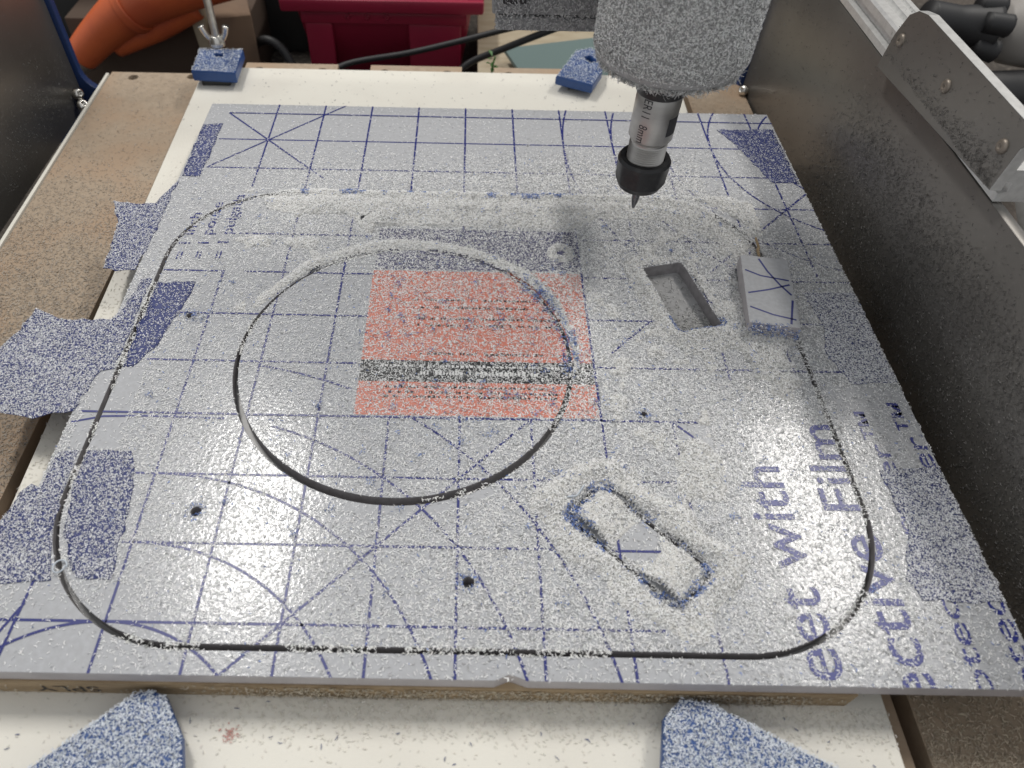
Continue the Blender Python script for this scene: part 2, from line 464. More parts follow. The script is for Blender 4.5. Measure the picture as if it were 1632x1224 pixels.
BOLD = 0.004
def text_tris(s, spacing=1.0):
    cu = bpy.data.curves.new("t", 'FONT'); cu.body = s; cu.size = 1; cu.space_character = spacing; cu.resolution_u = 4; cu.offset = BOLD
    o = bpy.data.objects.new("t", cu); COL.objects.link(o)
    me = bpy.data.meshes.new_from_object(o.evaluated_get(bpy.context.evaluated_depsgraph_get()))
    bpy.data.objects.remove(o)
    me.calc_loop_triangles()
    v = np.array([x.co[:2] for x in me.vertices]); t = [tuple(l.vertices) for l in me.loop_triangles]
    bpy.data.meshes.remove(me)
    return v, t
def split_tri(a, b, c, lim, out):
    e = [np.hypot(*(b - a)), np.hypot(*(c - b)), np.hypot(*(a - c))]
    m = int(np.argmax(e))
    if e[m] < lim: out.append((a, b, c)); return
    if m == 0: q = (a + b) / 2; split_tri(a, q, c, lim, out); split_tri(q, b, c, lim, out)
    elif m == 1: q = (b + c) / 2; split_tri(a, b, q, lim, out); split_tri(a, q, c, lim, out)
    else: q = (c + a) / 2; split_tri(a, b, q, lim, out); split_tri(q, b, c, lim, out)

def film_text(s, xbase, y0, y1, xh, kind="lettering", skew=0.0, spacing=1.0):
    """writing that runs up the sheet (baseline on its right); y0..y1 its extent, xh the x-height"""
    v, t = text_tris(s, spacing)
    lo, hi = v[:, 0].min(), v[:, 0].max()
    ky = (y1 - y0) / (hi - lo); kx = xh / 0.54
    P = np.c_[xbase - v[:, 1] * kx + skew * (v[:, 0] - lo) * ky, y0 + (v[:, 0] - lo) * ky]
    for tr in t:
        out = []; split_tri(P[tr[0]], P[tr[1]], P[tr[2]], 0.25, out)
        for q in out: put(kind, [tuple(p) for p in q])
film_text("Sheet with", 4.30, -12.35, -8.72, 0.44)
film_text("Protective Film", 5.27, -13.35, -8.00, 0.43)
film_text("Protecto-Ruler™", 5.90, -12.25, -7.75, 0.20)
film_text("Protecto-Ruler™", 6.46, -12.25, -7.58, 0.22)
film_text("= 1 inch", -4.74, -4.72, -3.45, 0.15, "lettering_small")
film_text("= 1 pouce", -4.42, -4.70, -3.12, 0.15, "lettering_small")
film_text("= 1 pulgada", -4.08, -4.68, -2.86, 0.15, "lettering_small")

LAY = {"ink": ("grid_lines", "ink", 0.0010), "lettering": ("lettering", "ink_soft", 0.0066), "lettering_small": ("ruler_lettering", "ink", 0.0066),
       "red_print": ("label_print", "red_print", 0.0014), "black_print": ("small_print", "black_print", 0.0026), "black_band": ("label_band", "black_print", 0.0014),
       "white_print": ("small_print", "white_print", 0.0026), "purple_print": ("label_strip", "purple_print", 0.0014)}
ROOT = {"frame": frame_o, "panel": panel_o, "disc": disc_o, "slotbit": slot_o}
ZTOP = {"frame": 0.0, "panel": 0.0, "disc": -0.004, "slotbit": -0.010}
for k, d in PRINT.items():
    for kind, polys in d.items():
        nm, mk, dz = LAY[kind]
        vs, fs = [], []
        for q, z in polys:
            a = 0
            for i in range(len(q)): a += q[i][0] * q[(i + 1) % len(q)][1] - q[(i + 1) % len(q)][0] * q[i][1]
            if a < 0: q = q[::-1]
            b = len(vs); vs += [(p[0], p[1], ZTOP[k] + dz + z + 0.001) for p in q]; fs.append(tuple(range(b, b + len(q))))
        po = mesh_obj(nm, vs, fs, M[mk], ROOT[k])
        if nm == "small_print": po["kind"] = "stuff"

box("backing_film", (-5.3, -11.45, -T - 0.0015), (5.5, -2.6, -T + 0.006), M["backing"], panel_o, 0)
# ------------------------------------------------------------------ loose offcut lying on the sheet, beside the pocket
BLX = ((4.92, -5.51), 0.385, 0.81, math.radians(-8.3))
blk_o = plate("acrylic_offcut", [loop_ob(BLX, 0, 0.03)], 0.045, 0.045 + T, PM, bev=0.006)
tag(blk_o, "loose rectangular offcut lifted out and lying on the sheet by the aluminium wall", "offcut")
def blk_line(pts, w=0.034):
    vs, fs = [], []
    for (u0, v0), (u1, v1) in zip(pts[:-1], pts[1:]):
        c, s_ = math.cos(BLX[3]), math.sin(BLX[3])
        a = np.array([BLX[0][0] + u0 * c - v0 * s_, BLX[0][1] + u0 * s_ + v0 * c]); b = np.array([BLX[0][0] + u1 * c - v1 * s_, BLX[0][1] + u1 * s_ + v1 * c])
        d = (b - a) / np.hypot(*(b - a)); n = np.array([-d[1], d[0]]) * w / 2
        k = len(vs); z = 0.045 + T + 0.0015
        vs += [(*(a + n), z), (*(a - n), z), (*(b - n), z), (*(b + n), z)]; fs.append((k, k + 1, k + 2, k + 3))
    return vs, fs
vs, fs = [], []
for pl in ([(-.34, .43), (-.1, .32), (.34, .27)], [(-.09, .75), (.02, .45), (.18, .15), (.34, -.08)], [(-.34, -.13), (0, .0), (.34, .17)],
           [(-.34, -.45), (0, -.58), (.34, -.64)], [(.25, -.75), (.34, -.2)]):
    a, b = blk_line(pl); n = len(vs); vs += a; fs += [tuple(i + n for i in f) for f in b]
mesh_obj("grid_lines", vs, [f[::-1] for f in fs], M["ink"], blk_o)

# ------------------------------------------------------------------ boards underneath
ply_o = box("plywood_board", (-5.36, -11.60, -0.625), (4.52, 0.2, -T - 0.002), M["ply"], bev=0.01)
tag(ply_o, "plywood spacer board under the acrylic sheet with stamped front edge", "plywood board")
v, t = text_tris("SPLY", 1.0)
vs = [(-4.02 - p[0] * 0.36, -11.603, -0.385 - p[1] * 0.26) for p in v]
mesh_obj("stamped_lettering", vs, [tuple(x) for x in t], M["stamp"], ply_o)
for kk in range(7):                                 # worn remains of the stamp
    pass
WB = [(-6.02, -13.2), (4.97, -13.2), (5.19, 3.22), (-6.46, 3.22)]
white_o = plate("white_board", [WB], -1.05, -0.627, (M["melamine"], M["melamine"]), bev=0.012)
tag(white_o, "cream white melamine board lying on the slatted bed under the acrylic", "board")
bed = empty("router_bed")
tag(bed, "slatted brown fibreboard bed of the router under the white board", "machine bed")
ZB = -1.055
for n_, (x0, x1) in enumerate(((-8.75, -6.62), (-5.75, -3.35), (-2.50, -0.12), (0.72, 3.10), (3.75, 5.35), (5.55, 7.02))):
    hs = []
    if n_ == 0: hs = [(-8.45, 3.45), (-6.98, 3.55)]
    elif n_ == 5: hs = []
    else:
        hs = [(x0 + .38, 4.0), (x1 - .38, 4.0)]
    yb = 4.35 if 0 < n_ < 5 else 3.72
    lp = [[(x0, -14.2), (x1, -14.2), (x1, yb), (x0 - (.32 if n_ == 0 else 0), yb)]]
    plate("slat", lp + [loop_c(h, .125, 20) for h in hs], -1.55, ZB, (M["mdf"], M["mdf"]), bed, bev=0.01)
bm = bmesh.new(); bm_box(bm, (-8.9, -14.2, -1.78), (7.02, 3.6, -1.56), 0.0)
bm_obj("bed_base", bm, M["track"], bed)
bm = bmesh.new()
mesh_obj("edge_strip", [(-8.83, -14.2, -1.6), (-8.76, -14.2, -1.6), (-9.10, 3.6, -1.6), (-9.17, 3.6, -1.6), (-8.83, -14.2, -1.03), (-8.76, -14.2, -1.03), (-9.10, 3.6, -1.03), (-9.17, 3.6, -1.03)],
         [(0, 3, 2, 1), (4, 5, 6, 7), (0, 1, 5, 4), (1, 2, 6, 5), (2, 3, 7, 6), (3, 0, 4, 7)], M["melamine"], bed)

# ------------------------------------------------------------------ machine frame
fr = empty("router_chassis")
tag(fr, "aluminium and blue frame of the router with side walls, rail and bracket", "machine frame")
RX, LX = 7.06, -10.0
box("side_plate", (RX, -15.5, -1.9), (RX + .16, 3.6, 2.36), M["alu"], fr, 0.015)
box("side_plate", (LX - .16, -15.5, -1.9), (LX, 3.6, 2.36), M["alu"], fr, 0.015)
def ring_y(x0, x1, z0, z1, r):                       # rounded opening in the x-z plane
    return loop_rr(x0, x1, z0, z1, r, 8)
bp = plate("back_plate", [loop_rr(-11.2, 8.3, -3.2, 6.2, .1, 3), loop_rr(LX + .10, RX - .10, -1.55, 5.4, .55, 10)], 0, 0.2, (M["blueplate"], M["blueplate"]), fr, bev=0.02)
bp.matrix_world = Matrix.Translation(Vector((0, 3.85, 0)) * S) @ Matrix.Rotation(math.radians(90), 4, 'X')
def pan_screw(c, nrm, r=.14, parent=None, m=None, h=.07):
    n = Vector(nrm).normalized(); q = n.to_track_quat('Z', 'Y').to_matrix()
    prof = [(r, 0), (r, h * .35), (r * .85, h * .75), (r * .55, h), (r * .34, h), (r * .30, h * .45)]
    N = 18; vs, fs = [], []
    for rr, z in prof:
        for k in range(N):
            a = 2 * math.pi * k / N
            vs.append(Vector(c) + q @ Vector((rr * math.cos(a), rr * math.sin(a), z)))
    for i in range(len(prof) - 1):
        for k in range(N):
            a, b = i * N + k, i * N + (k + 1) % N; fs.append((a, b, b + N, a + N))
    fs.append(tuple((len(prof) - 1) * N + k for k in range(N)))
    return mesh_obj("screw", vs, fs, m or M["zinc"], parent, True)
pan_screw((-9.92, 3.22, -1.42), (.8, -.5, .5), .15, fr, h=.16); pan_screw((-9.80, 3.05, -1.62), (.6, -.3, .8), .15, fr, h=.1)
pan_screw((6.98, 3.2, -0.95), (-.8, -.5, .5), .13, fr, h=.14); pan_screw((6.98, 3.05, -1.22), (-.8, -.3, .6), .13, fr, h=.1)
# extruded rail on the right wall: profile in x-z swept along y
pr = [(7.07, 2.38), (7.07, 2.50), (7.17, 2.53), (7.17, 2.66), (7.07, 2.69), (7.07, 2.82), (7.11, 2.86), (7.28, 2.86), (7.31, 2.78), (7.39, 2.78), (7.42, 2.86),
      (7.56, 2.86), (7.58, 2.81), (7.63, 2.81), (7.65, 2.86), (7.74, 2.86), (7.77, 2.83), (7.77, 2.38)]
vs = [(x, -6.0, z) for x, z in pr] + [(x, 9.0, z) for x, z in pr]; n = len(pr)
fs = [(i, (i + 1) % n, (i + 1) % n + n, i + n) for i in range(n)] + [tuple(range(n))[::-1], tuple(range(n, 2 * n))]
rl = mesh_obj("extruded_rail", vs, [f[::-1] for f in fs], M["rail"], fr)
rl2 = rl.copy(); COL.objects.link(rl2); rl2.parent = fr; rl2.location = Vector((-17.77, 0, 0)) * S
# bracket plate in front of the rail
BL = [(-2.28, 2.38), (-2.36, 2.95), (-2.52, 3.32), (-2.72, 3.46), (-3.0, 3.52), (-6.35, 3.52), (-6.15, 3.25), (-6.1, 2.62)]
bk = plate("bracket_plate", [BL], 0, 0.16, (M["alu"], M["rail"]), fr, bev=0.012)
bk.matrix_world = Matrix.Translation(Vector((6.84, 0, 0)) * S) @ Matrix(((0, 0, 1), (1, 0, 0), (0, 1, 0))).to_4x4()
for y, z in ((-2.62, 2.97), (-4.22, 3.05), (-5.86, 3.11)):
    pan_screw((6.845, y, z), (-1, 0, 0), .10, fr, M["greymetal"], .05)

# ------------------------------------------------------------------ spindle
AX, AY = 2.75, -4.40
sp = empty("spindle")
tag(sp, "chip furred spindle motor with silver collet shaft and black collet nut", "spindle")
MR = 1.03
prof = [(0.1, 3.42), (MR - .16, 3.46), (MR - .07, 3.49), (MR - .02, 3.55), (MR, 3.64), (MR, 7.0)]
lathe("motor_body", prof, AX, AY, M["motor"], sp, 72)
shp = [(0.27, 1.9)]
z = 1.9
while z < 2.2:
    shp += [(.262, z), (.284, z + .018)]; z += .036
shp += [(.27, 2.22), (.27, 2.25), (.30, 2.28), (.325, 2.32), (.325, 2.97), (.31, 3.0), (.31, 3.05), (.33, 3.07), (.33, 3.6)]
lathe("collet_shaft", shp, AX, AY, M["steel"], sp, 64)
lathe("shaft_collar", [(.345, 3.0), (.36, 3.03), (.36, 3.5)], AX, AY, M["nut"], sp, 48)
# black collet nut: round shoulder above, flats below
N = 72; vs, fs = [], []
levels = [(.30, 1.95, 0), (.375, 1.95, 0), (.405, 1.90, 0), (.405, 1.86, .3), (.405, 1.62, 1), (.39, 1.56, .6), (.33, 1.46, 0), (.12, 1.44, 0)]
for r, z, flat in levels:
    for k in range(N):
        a = 2 * math.pi * k / N
        hexr = .365 / math.cos((a + .3) % (math.pi / 4) - math.pi / 8)
        rr = r * (1 - flat) + min(r, hexr) * flat
        vs.append((AX + rr * math.cos(a), AY + rr * math.sin(a), z))
for i in range(len(levels) - 1):
    for k in range(N):
        a, b = i * N + k, i * N + (k + 1) % N; fs.append((a, a + N, b + N, b))
fs.append(tuple((len(levels) - 1) * N + k for k in range(N))[::-1])
nu = mesh_obj("collet_nut", vs, fs, M["nut"], sp, True)
try: nu.data.set_sharp_from_angle(angle=math.radians(25))
except Exception: pass
lathe("cutting_bit", [(.062, 1.5), (.062, 1.2), (.05, 1.12), (.022, 1.01), (.012, 0.995)], AX, AY, M["carbide"], sp, 20)
# etched writing and the dark wrench flat, wrapped round the shaft
def wrap(polys, nm, m):
    vs, fs = [], []
    for q in polys:
        b = len(vs)
        for a, z in q: vs.append((AX + .3262 * math.cos(a), AY + .3262 * math.sin(a), z))
        fs.append(tuple(range(b, b + len(q))))
    mesh_obj(nm, vs, fs, m, sp)
v, t = text_tris("ER11  8mm", 1.05)
kk = 0.66 / (v[:, 0].max() - v[:, 0].min()); th0 = math.radians(232)
tr = []
for q in t:
    out = []; split_tri(v[q[0]], v[q[1]], v[q[2]], .3, out); tr += out
wrap([[(th0 + (p[1] - .35) * .19 / .326, 2.99 - p[0] * kk) for p in q] for q in tr], "lettering", M["etch"])
fl = []
for k in range(8):
    a0 = math.radians(296 + 5.5 * k); a1 = a0 + math.radians(5.5)
    fl.append([(a0, 2.44), (a1, 2.44), (a1, 2.72), (a0, 2.72)])
for k in range(4):
    a0 = math.radians(330 + 6 * k); fl.append([(a0, 2.80 + .012 * k), (a0 + .105, 2.79), (a0 + .105, 2.94), (a0, 2.93)])
wrap(fl, "wrench_flat", M["etch"])
# mount carriage behind and beside the motor
bm = bmesh.new()
bm_box(bm, (0.36, -3.25, 3.50), (4.3, -1.6, 7.0), 0.03)
bm_box(bm, (0.42, -3.27, 3.27), (4.3, -1.6, 3.485), 0.05)
carr = bm_obj("mount_carriage", bm, M["carriage"], sp, True)
box("recess_shade_block", (0.50, -3.285, 3.66), (0.84, -3.22, 4.6), M["rubber"], sp, 0.01)  # black block on the face stands in for the dark of a recess
box("mount_rib", (0.90, -3.31, 3.53), (2.6, -3.2, 7.0), M["carriage"], sp, 0.02)

# ------------------------------------------------------------------ chips: tens of thousands of little curled shavings
def chips(name, P, Nrm, parent, size=(.028, .075), wid=(.009, .016), base=(.80, .80, .78), jit=.10, tilt=.35, lift=0.0, blue=None, stand=0.0, dark=0.0, dark_x=None):
    """one stuff mesh; each chip is a bent ribbon of two quads lying on a surface"""
    n = len(P)
    if n == 0: return None
    P = np.asarray(P, float); Nrm = np.asarray(Nrm, float)
    if Nrm.ndim == 1: Nrm = np.tile(Nrm, (n, 1))
    ref = np.where(np.abs(Nrm[:, 2:3]) > .9, np.array([[1., 0, 0]]), np.array([[0, 0, 1.]]))
    a = np.cross(ref, Nrm); a /= np.linalg.norm(a, axis=1, keepdims=True); b = np.cross(Nrm, a)
    th = rng.uniform(0, 2 * np.pi, n); L = rng.uniform(*size, n); W = rng.uniform(*wid, n)
    d = a * np.cos(th)[:, None] + b * np.sin(th)[:, None]; s = np.cross(Nrm, d)
    roll = rng.normal(0, tilt, n); s = s * np.cos(roll)[:, None] + Nrm * np.sin(roll)[:, None]
    bend = rng.normal(0, .35, n); arch = np.abs(rng.normal(0, .16, n)); pit = rng.normal(0, .10, n) + stand * np.abs(rng.normal(0, 1, n))
    V = np.empty((n, 6, 3))
    lat = np.cross(Nrm, d)
    for i, tt in enumerate((-.5, 0., .5)):
        c = P + d * (L * tt)[:, None] + lat * (L * bend * (tt * tt * 2 - .25))[:, None] \
            + Nrm * (L * arch * (1 - 4 * tt * tt) + L * pit * (tt + (.5 if stand else 0)) + W * .25 + .005 + lift)[:, None]
        w = W * (1.0 if tt == 0 else .55)
        V[:, 2 * i] = c - s * (w / 2)[:, None]; V[:, 2 * i + 1] = c + s * (w / 2)[:, None]
    idx = (np.arange(n) * 6)[:, None]
    F = np.concatenate([idx + np.array([[0, 1, 3, 2]]), idx + np.array([[2, 3, 5, 4]])], axis=1).reshape(-1)
    me = bpy.data.meshes.new(name)
    me.vertices.add(n * 6); me.vertices.foreach_set("co", (V * S).astype(np.float32).ravel())
    me.loops.add(n * 8); me.loops.foreach_set("vertex_index", F.astype(np.int32))
    me.polygons.add(n * 2); me.polygons.foreach_set("loop_start", np.arange(0, n * 8, 4, dtype=np.int32))
    try: me.polygons.foreach_set("loop_total", np.full(n * 2, 4, np.int32))
    except Exception: pass
    me.update(calc_edges=True)
    colr = np.array(base)[None, :] * (1 + rng.uniform(-jit, jit, (n, 1))) * (1 + rng.uniform(-.02, .02, (n, 3)))
    if dark > 0:  # a share of chips darkened: shade between shavings put into the tint
        dk = rng.random(n) < (dark if dark_x is None else dark * (.12 + .88 * ss(dark_x[0], dark_x[1], P[:, 0])))
        colr[dk] *= rng.uniform(.25, .6, (int(dk.sum()), 1))
    if blue is not None:
        colr[blue] = np.array([.10, .17, .42]) * (1 + rng.uniform(-.5, .6, (int(blue.sum()), 1)))
    colr = np.clip(colr, 0, .92)
    at = me.attributes.new("tint", 'FLOAT_COLOR', 'POINT')
    at.data.foreach_set("color", np.repeat(np.c_[colr, np.ones(n)], 6, axis=0).astype(np.float32).ravel())
    me.materials.append(M["chip"])
    o = link(bpy.data.objects.new(name, me), parent)
    o["kind"] = "stuff"
    return o

# cheap value noise for densities
_g = rng.random((64, 64))
def vn(x, y, f):
    x = np.asarray(x) * f; y = np.asarray(y) * f
    xi = np.floor(x).astype(int); yi = np.floor(y).astype(int); u = x - xi; v = y - yi
    u = u * u * (3 - 2 * u); v = v * v * (3 - 2 * v)
    g = lambda i, j: _g[i % 64, j % 64]
    return (g(xi, yi) * (1 - u) + g(xi + 1, yi) * u) * (1 - v) + (g(xi, yi + 1) * (1 - u) + g(xi + 1, yi + 1) * u) * v
def fbm(x, y, f): return .55 * vn(x, y, f) + .3 * vn(x + 7.3, y + 1.7, f * 2.1) + .15 * vn(x - 3.1, y + 9.2, f * 4.3)
def ss(a, b, x): t = np.clip((x - a) / (b - a), 0, 1); return t * t * (3 - 2 * t)
def seg_d(x, y, a, b):
    ax, ay = a; bx, by = b; L2 = (bx - ax) ** 2 + (by - ay) ** 2
    t = np.clip(((x - ax) * (bx - ax) + (y - ay) * (by - ay)) / L2, 0, 1)
    return np.hypot(x - ax - t * (bx - ax), y - ay - t * (by - ay))

def heap(x, y):
    """height of heaped chips, inches"""
    h = np.zeros_like(x)
    g = .55 + .9 * fbm(x, y, 1.7)
    ang = np.degrees(np.arctan2(y - CC[1], x - CC[0]))
    d = sd_c(x, y)
    wgt = ss(15, 40, ang) * ss(178, 120, ang)
    h += .06 * wgt * np.exp(-((d - .17 - .10 * (fbm(x, y, 2.6) - .45)) / np.where(d < .17, .10, .13)) ** 2) * np.clip(g - .28 + .5 * (vn(x, y, 4.1) - .5), 0.05, 1.2)
    h += .05 * ss(-15, 10, ang) * ss(80, 40, ang) * np.exp(-((d - .1) / .1) ** 2) * np.clip(g * 2 - 1.1, 0, 1)
    # ridge that buries the back cut and its right-hand corner
    rr = sd_rr(x, y)
    wb = ss(-3.9, -3.0, x) * ss(-4.6, -3.6, y) * (1 - ss(5.0, 5.3, x))
    h += .055 * wb * np.exp(-((rr + .02) / .10) ** 2) * g
    h += .05 * wb * np.exp(-((rr + .35) / .22) ** 2) * g
    # slot
    s = sd_ob(x, y, SLC); u, v_ = obox_local(x, y, SLC)
    h += .13 * np.exp(-((s - .20 - .08 * np.sin(v_ * 7 + u * 3)) / .17) ** 2) * g * (.35 + .65 * ss(-.5, .4, u + .4 * v_ + .2 * np.sin(v_ * 5)))
    h += .10 * np.exp(-((v_ - .56) / .24) ** 2) * (s < -.05) * g + .11 * np.exp(-((v_ + .58) / .20) ** 2) * (s < -.05) * g
    h += .07 * (s < -.05) * ss(-.05, -.30, u) * ss(.15, .45, np.abs(v_)) * g
    h *= ss(.015, .09, np.abs(s))
    # pocket surroundings
    s = sd_ob(x, y, POC); u, v_ = obox_local(x, y, POC)
    h += .06 * np.exp(-((s - .16) / .14) ** 2) * (s > 0.02) * g * ss(.5, -.3, u + .3 * v_)
    h += .015 * np.exp(-((s - .13) / .1) ** 2) * (s > 0.02) * g
    # collar round one drill hole
    hd = np.hypot(x - 1.69, y + 4.38)
    h += .05 * np.exp(-((hd - .16) / .07) ** 2)
    # pale band behind the label
    h += .055 * ss(-2.1, -1.7, x) * ss(2.3, 1.9, x) * np.exp(-((y + 3.42) / .26) ** 4) * g
    # loose fluffy drifts towards the back and right
    h += .045 * ss(.55, .72, fbm(x + 11, y, 1.9)) * ss(-4.6, -3.6, x) * (1 - ss(5.0, 5.6, x)) * ss(-8.6, -6.6, y + .55 * x) * (1 - ss(-2.9, -2.5, y)) * (sd_c(x, y) > .02) * (sd_ob(x, y, POC) > .03) * (1 - ss(3.3, 3.7, x) * ss(-7.2, -7.8, y)) * (1 - (x > -1.6) * (x < 2.05) * (y < -3.7))
    # under the loose offcut
    s = sd_ob(x, y, BLX); h += .07 * np.exp(-((s) / .10) ** 2) * ss(-4.9, -5.8, y) * g
    return np.where(h < .012, 0, h)

def dens(x, y):
    D = .40 + .48 * ss(-2, 2.2, x) + .38 * ss(-5.2, -4.2, y) * ss(-3.8, -3.0, x) + .22 * (fbm(x, y, .55) - .5) * 2
    rr = sd_rr(x, y)
    out = rr > 0
    D = np.where(out & (y < -11.0), .16 + .25 * ss(0, 4.0, x) * fbm(x, y, 1.1), D)
    D = np.where(out & (x < -4) & (y < -10.2), .05 + .30 * ss(-10.9, -10.3, y) + .2 * ss(-4.9, -5.4, x), D)
    back = ss(-2.4, -1.0, y)
    D = D * (1 - back) + back * (.02 + .07 * fbm(x, y, .8) + .14 * ss(0.5, 2.5, x) * ss(-.2, -1.5, y))
    D = np.where((y > -2.9) & (y < -1), D * (.75 + .2 * ss(-1, 3, x)), D)
    D = np.where((x > 4.6) & (y > -4.6), np.minimum(D, .25 + .5 * ss(-3.0, -4.4, y)), D)
    D = np.where((x < -4.0) & (y > -5.0) & out, np.minimum(D, .3), D)
    D = np.where((x > 5.4) & (y < -7.3), .22 + .2 * fbm(x, y, 1), D)
    D = np.where((x > 4.0) & (x < 5.3) & (y < -8), .34, D)
    # nearly clean patches
    for cx, cy, hx, hy, lv in ((-4.98, -7.9, .32, .72, .05), (3.28, -8.25, .22, .22, .12), (2.22, -9.86, .27, .27, .12), (-3.6, -11.05, .5, .14, .08), (-4.0, -10.75, .18, .2, .1)):
        D = np.where((np.abs(x - cx) < hx) & (np.abs(y - cy) < hy), lv, D)
    u, v_ = obox_local(x, y, SLC)
    D = np.where((np.abs(u + .50) < .10) & (np.abs(v_ + .05) < .4), .05, D)
    # label area stays readable
    lab = (x > -1.5) & (x < 1.98) & (y > -7.96) & (y < -3.8)
    D = np.where(lab, .66 + .16 * ss(-6.5, -5.0, y) + .12 * ss(0.5, 1.9, x), D)
    D = np.where(lab & (sd_c(x, y) > 0) & (y < -4.86), 1.15, D)
    D = np.where(lab & (y > -4.86), .80, D)
    # ring of clean film just outside the front of the disc
    ang = np.degrees(np.arctan2(y - CC[1], x - CC[0])); d = sd_c(x, y)
    D = np.where((d > 0) & (d < .2) & (ang < -60) & (ang > -130), .10, D)
    D = np.where(heap(x, y) > .02, np.maximum(D, 1.25), D)
    return np.clip(D, 0, 1.3)

# ---- tape outlines in sheet inches; a negative droop lets the free end sag off the sheet
def ragged(poly, amp=.02, step=.12):
    out = []
    for i in range(len(poly)):
        a = np.array(poly[i], float); b = np.array(poly[(i + 1) % len(poly)], float); n = max(1, int(np.hypot(*(b - a)) / step))
        for k in range(n):
            p = a + (b - a) * k / n
            if k: p = p + rng.normal(0, amp, 2)
            out.append(tuple(p))
    return out
def inside(poly, x, y):
    p = np.array(poly); c = np.zeros(x.shape, bool); j = len(p) - 1
    for i in range(len(p)):
        cond = ((p[i, 1] > y) != (p[j, 1] > y)) & (x < (p[j, 0] - p[i, 0]) * (y - p[i, 1]) / (p[j, 1] - p[i, 1] + 1e-12) + p[i, 0])
        c ^= cond; j = i
    return c
def tape(poly, label, droop=0.0, wave=0.0, dens_=.8, amp=.015, zoff=.004):
    poly = ragged(poly, amp)
    zf = lambda x, y: zoff + np.where(x < SHX0, -droop * np.minimum((SHX0 - x) / 1.0, 1.6) ** 1.4 + wave * (.5 + .5 * np.sin(y * 3.1 + x * 2)) * np.minimum((SHX0 - x) * 1.2, 1), 0)
    tri = tessellate_polygon([[Vector((*p, 0)) for p in poly]])
    out = []
    P = [np.array(p) for p in poly]
    for q in tri: split_tri(P[q[0]], P[q[1]], P[q[2]], .14, out)
    key, vs, fs = {}, [], []
    for t3 in out:
        a = (t3[1][0] - t3[0][0]) * (t3[2][1] - t3[0][1]) - (t3[2][0] - t3[0][0]) * (t3[1][1] - t3[0][1])
        f = []
        for p in (t3 if a > 0 else t3[::-1]):
            kq = (round(p[0], 4), round(p[1], 4))
            if kq not in key:
                key[kq] = len(vs); vs.append((p[0], p[1], float(zf(np.array(p[0]), np.array(p[1])))))
            f.append(key[kq])
        if len(set(f)) == 3: fs.append(tuple(f))
    o = mesh_obj("masking_tape", vs, fs, M["tape"], None, True)
    md = o.modifiers.new("thick", 'SOLIDIFY'); md.thickness = .006 * S; md.offset = 1
    tag(o, label, "masking tape", "torn strips of blue masking tape round the acrylic sheet")
    p = np.array(poly); lo, hi = p.min(0), p.max(0); A = (hi - lo).prod(); n = int(A * 5200 * dens_)
    x = rng.uniform(lo[0], hi[0], n); y = rng.uniform(lo[1], hi[1], n); k = inside(poly, x, y); x, y = x[k], y[k]
    k = rng.random(len(x)) < (.75 + .5 * (fbm(x, y, 1.1) - .4)); x, y = x[k], y[k]
    chips("chip_layer", np.c_[x, y, zf(x, y) + .006], (0, 0, 1), o, size=(.012, .040), wid=(.006, .010), base=(.80, .81, .84), dark=.12, tilt=.5)
    TAPES.append(poly)
TAPES = []
tape([(-5.44, -.47), (-5.04, -.43), (-5.03, -1.2), (-5.06, -2.33), (-5.40, -2.31), (-5.43, -1.5)], "short navy tape strip on the back left edge of the acrylic sheet", dens_=.30)
tape([(-6.50, -3.05), (-6.05, -3.18), (-5.66, -3.18), (-5.50, -2.66), (-5.42, -2.45), (-5.44, -4.3), (-5.47, -5.02), (-5.80, -5.04), (-6.05, -4.95), (-6.17, -3.75)],
     "small dusty tape flap hanging off the left edge of the sheet over the slat", .10, .05, .75)
tape([(-6.82, -5.9), (-6.2, -6.20), (-5.5, -6.20), (-5.36, -5.9), (-5.30, -5.25), (-5.14, -5.20), (-5.11, -6.5), (-5.11, -7.2), (-5.30, -7.25), (-5.37, -7.5), (-5.43, -8.0), (-5.95, -8.16), (-6.5, -8.02), (-6.95, -7.8), (-7.05, -7.0), (-6.95, -6.5)],
     "big wavy dusty tape sheet spreading off the left edge of the acrylic", .06, .07, .85)
tape([(-5.01, -5.3), (-4.40, -5.28), (-4.46, -5.9), (-4.55, -6.3), (-4.62, -6.75), (-4.86, -7.16), (-5.01, -7.16)], "torn dark blue tape remnant on the left edge of the rounded panel", dens_=.30)
tape([(-5.66, -9.33), (-5.55, -9.2), (-5.42, -9.26), (-5.38, -8.70), (-5.12, -8.66), (-5.10, -9.3), (-5.02, -9.9), (-4.80, -10.52), (-5.38, -10.58), (-5.62, -10.45), (-5.85, -10.2), (-5.72, -9.7)],
     "dusty ragged tape patch on the front left of the outer frame", .12, .03, .85)
tape([(-5.00, -8.66), (-4.42, -8.66), (-4.22, -9.2), (-4.10, -10.5), (-4.52, -10.48), (-4.72, -10.2), (-4.90, -9.8), (-5.00, -9.3)], "dusty tape patch on the front left corner of the rounded panel", dens_=.70)
tape([(5.27, -.29), (6.46, -.25), (6.47, -2.18), (5.93, -2.15), (5.62, -1.1)], "dark blue tape triangle on the back right corner of the acrylic sheet", dens_=.28)
tape([(5.62, -5.28), (6.48, -5.25), (6.48, -7.18), (5.78, -7.22), (5.60, -6.6), (5.75, -6.0)], "heavily dusted tape patch on the right edge beside the aluminium wall", dens_=1.7)
tape([(5.66, -8.76), (6.49, -8.68), (6.49, -10.58), (5.52, -10.58), (5.42, -10.3), (5.72, -9.6)], "large dusty tape patch lying over the small lettering on the right edge", dens_=1.35)

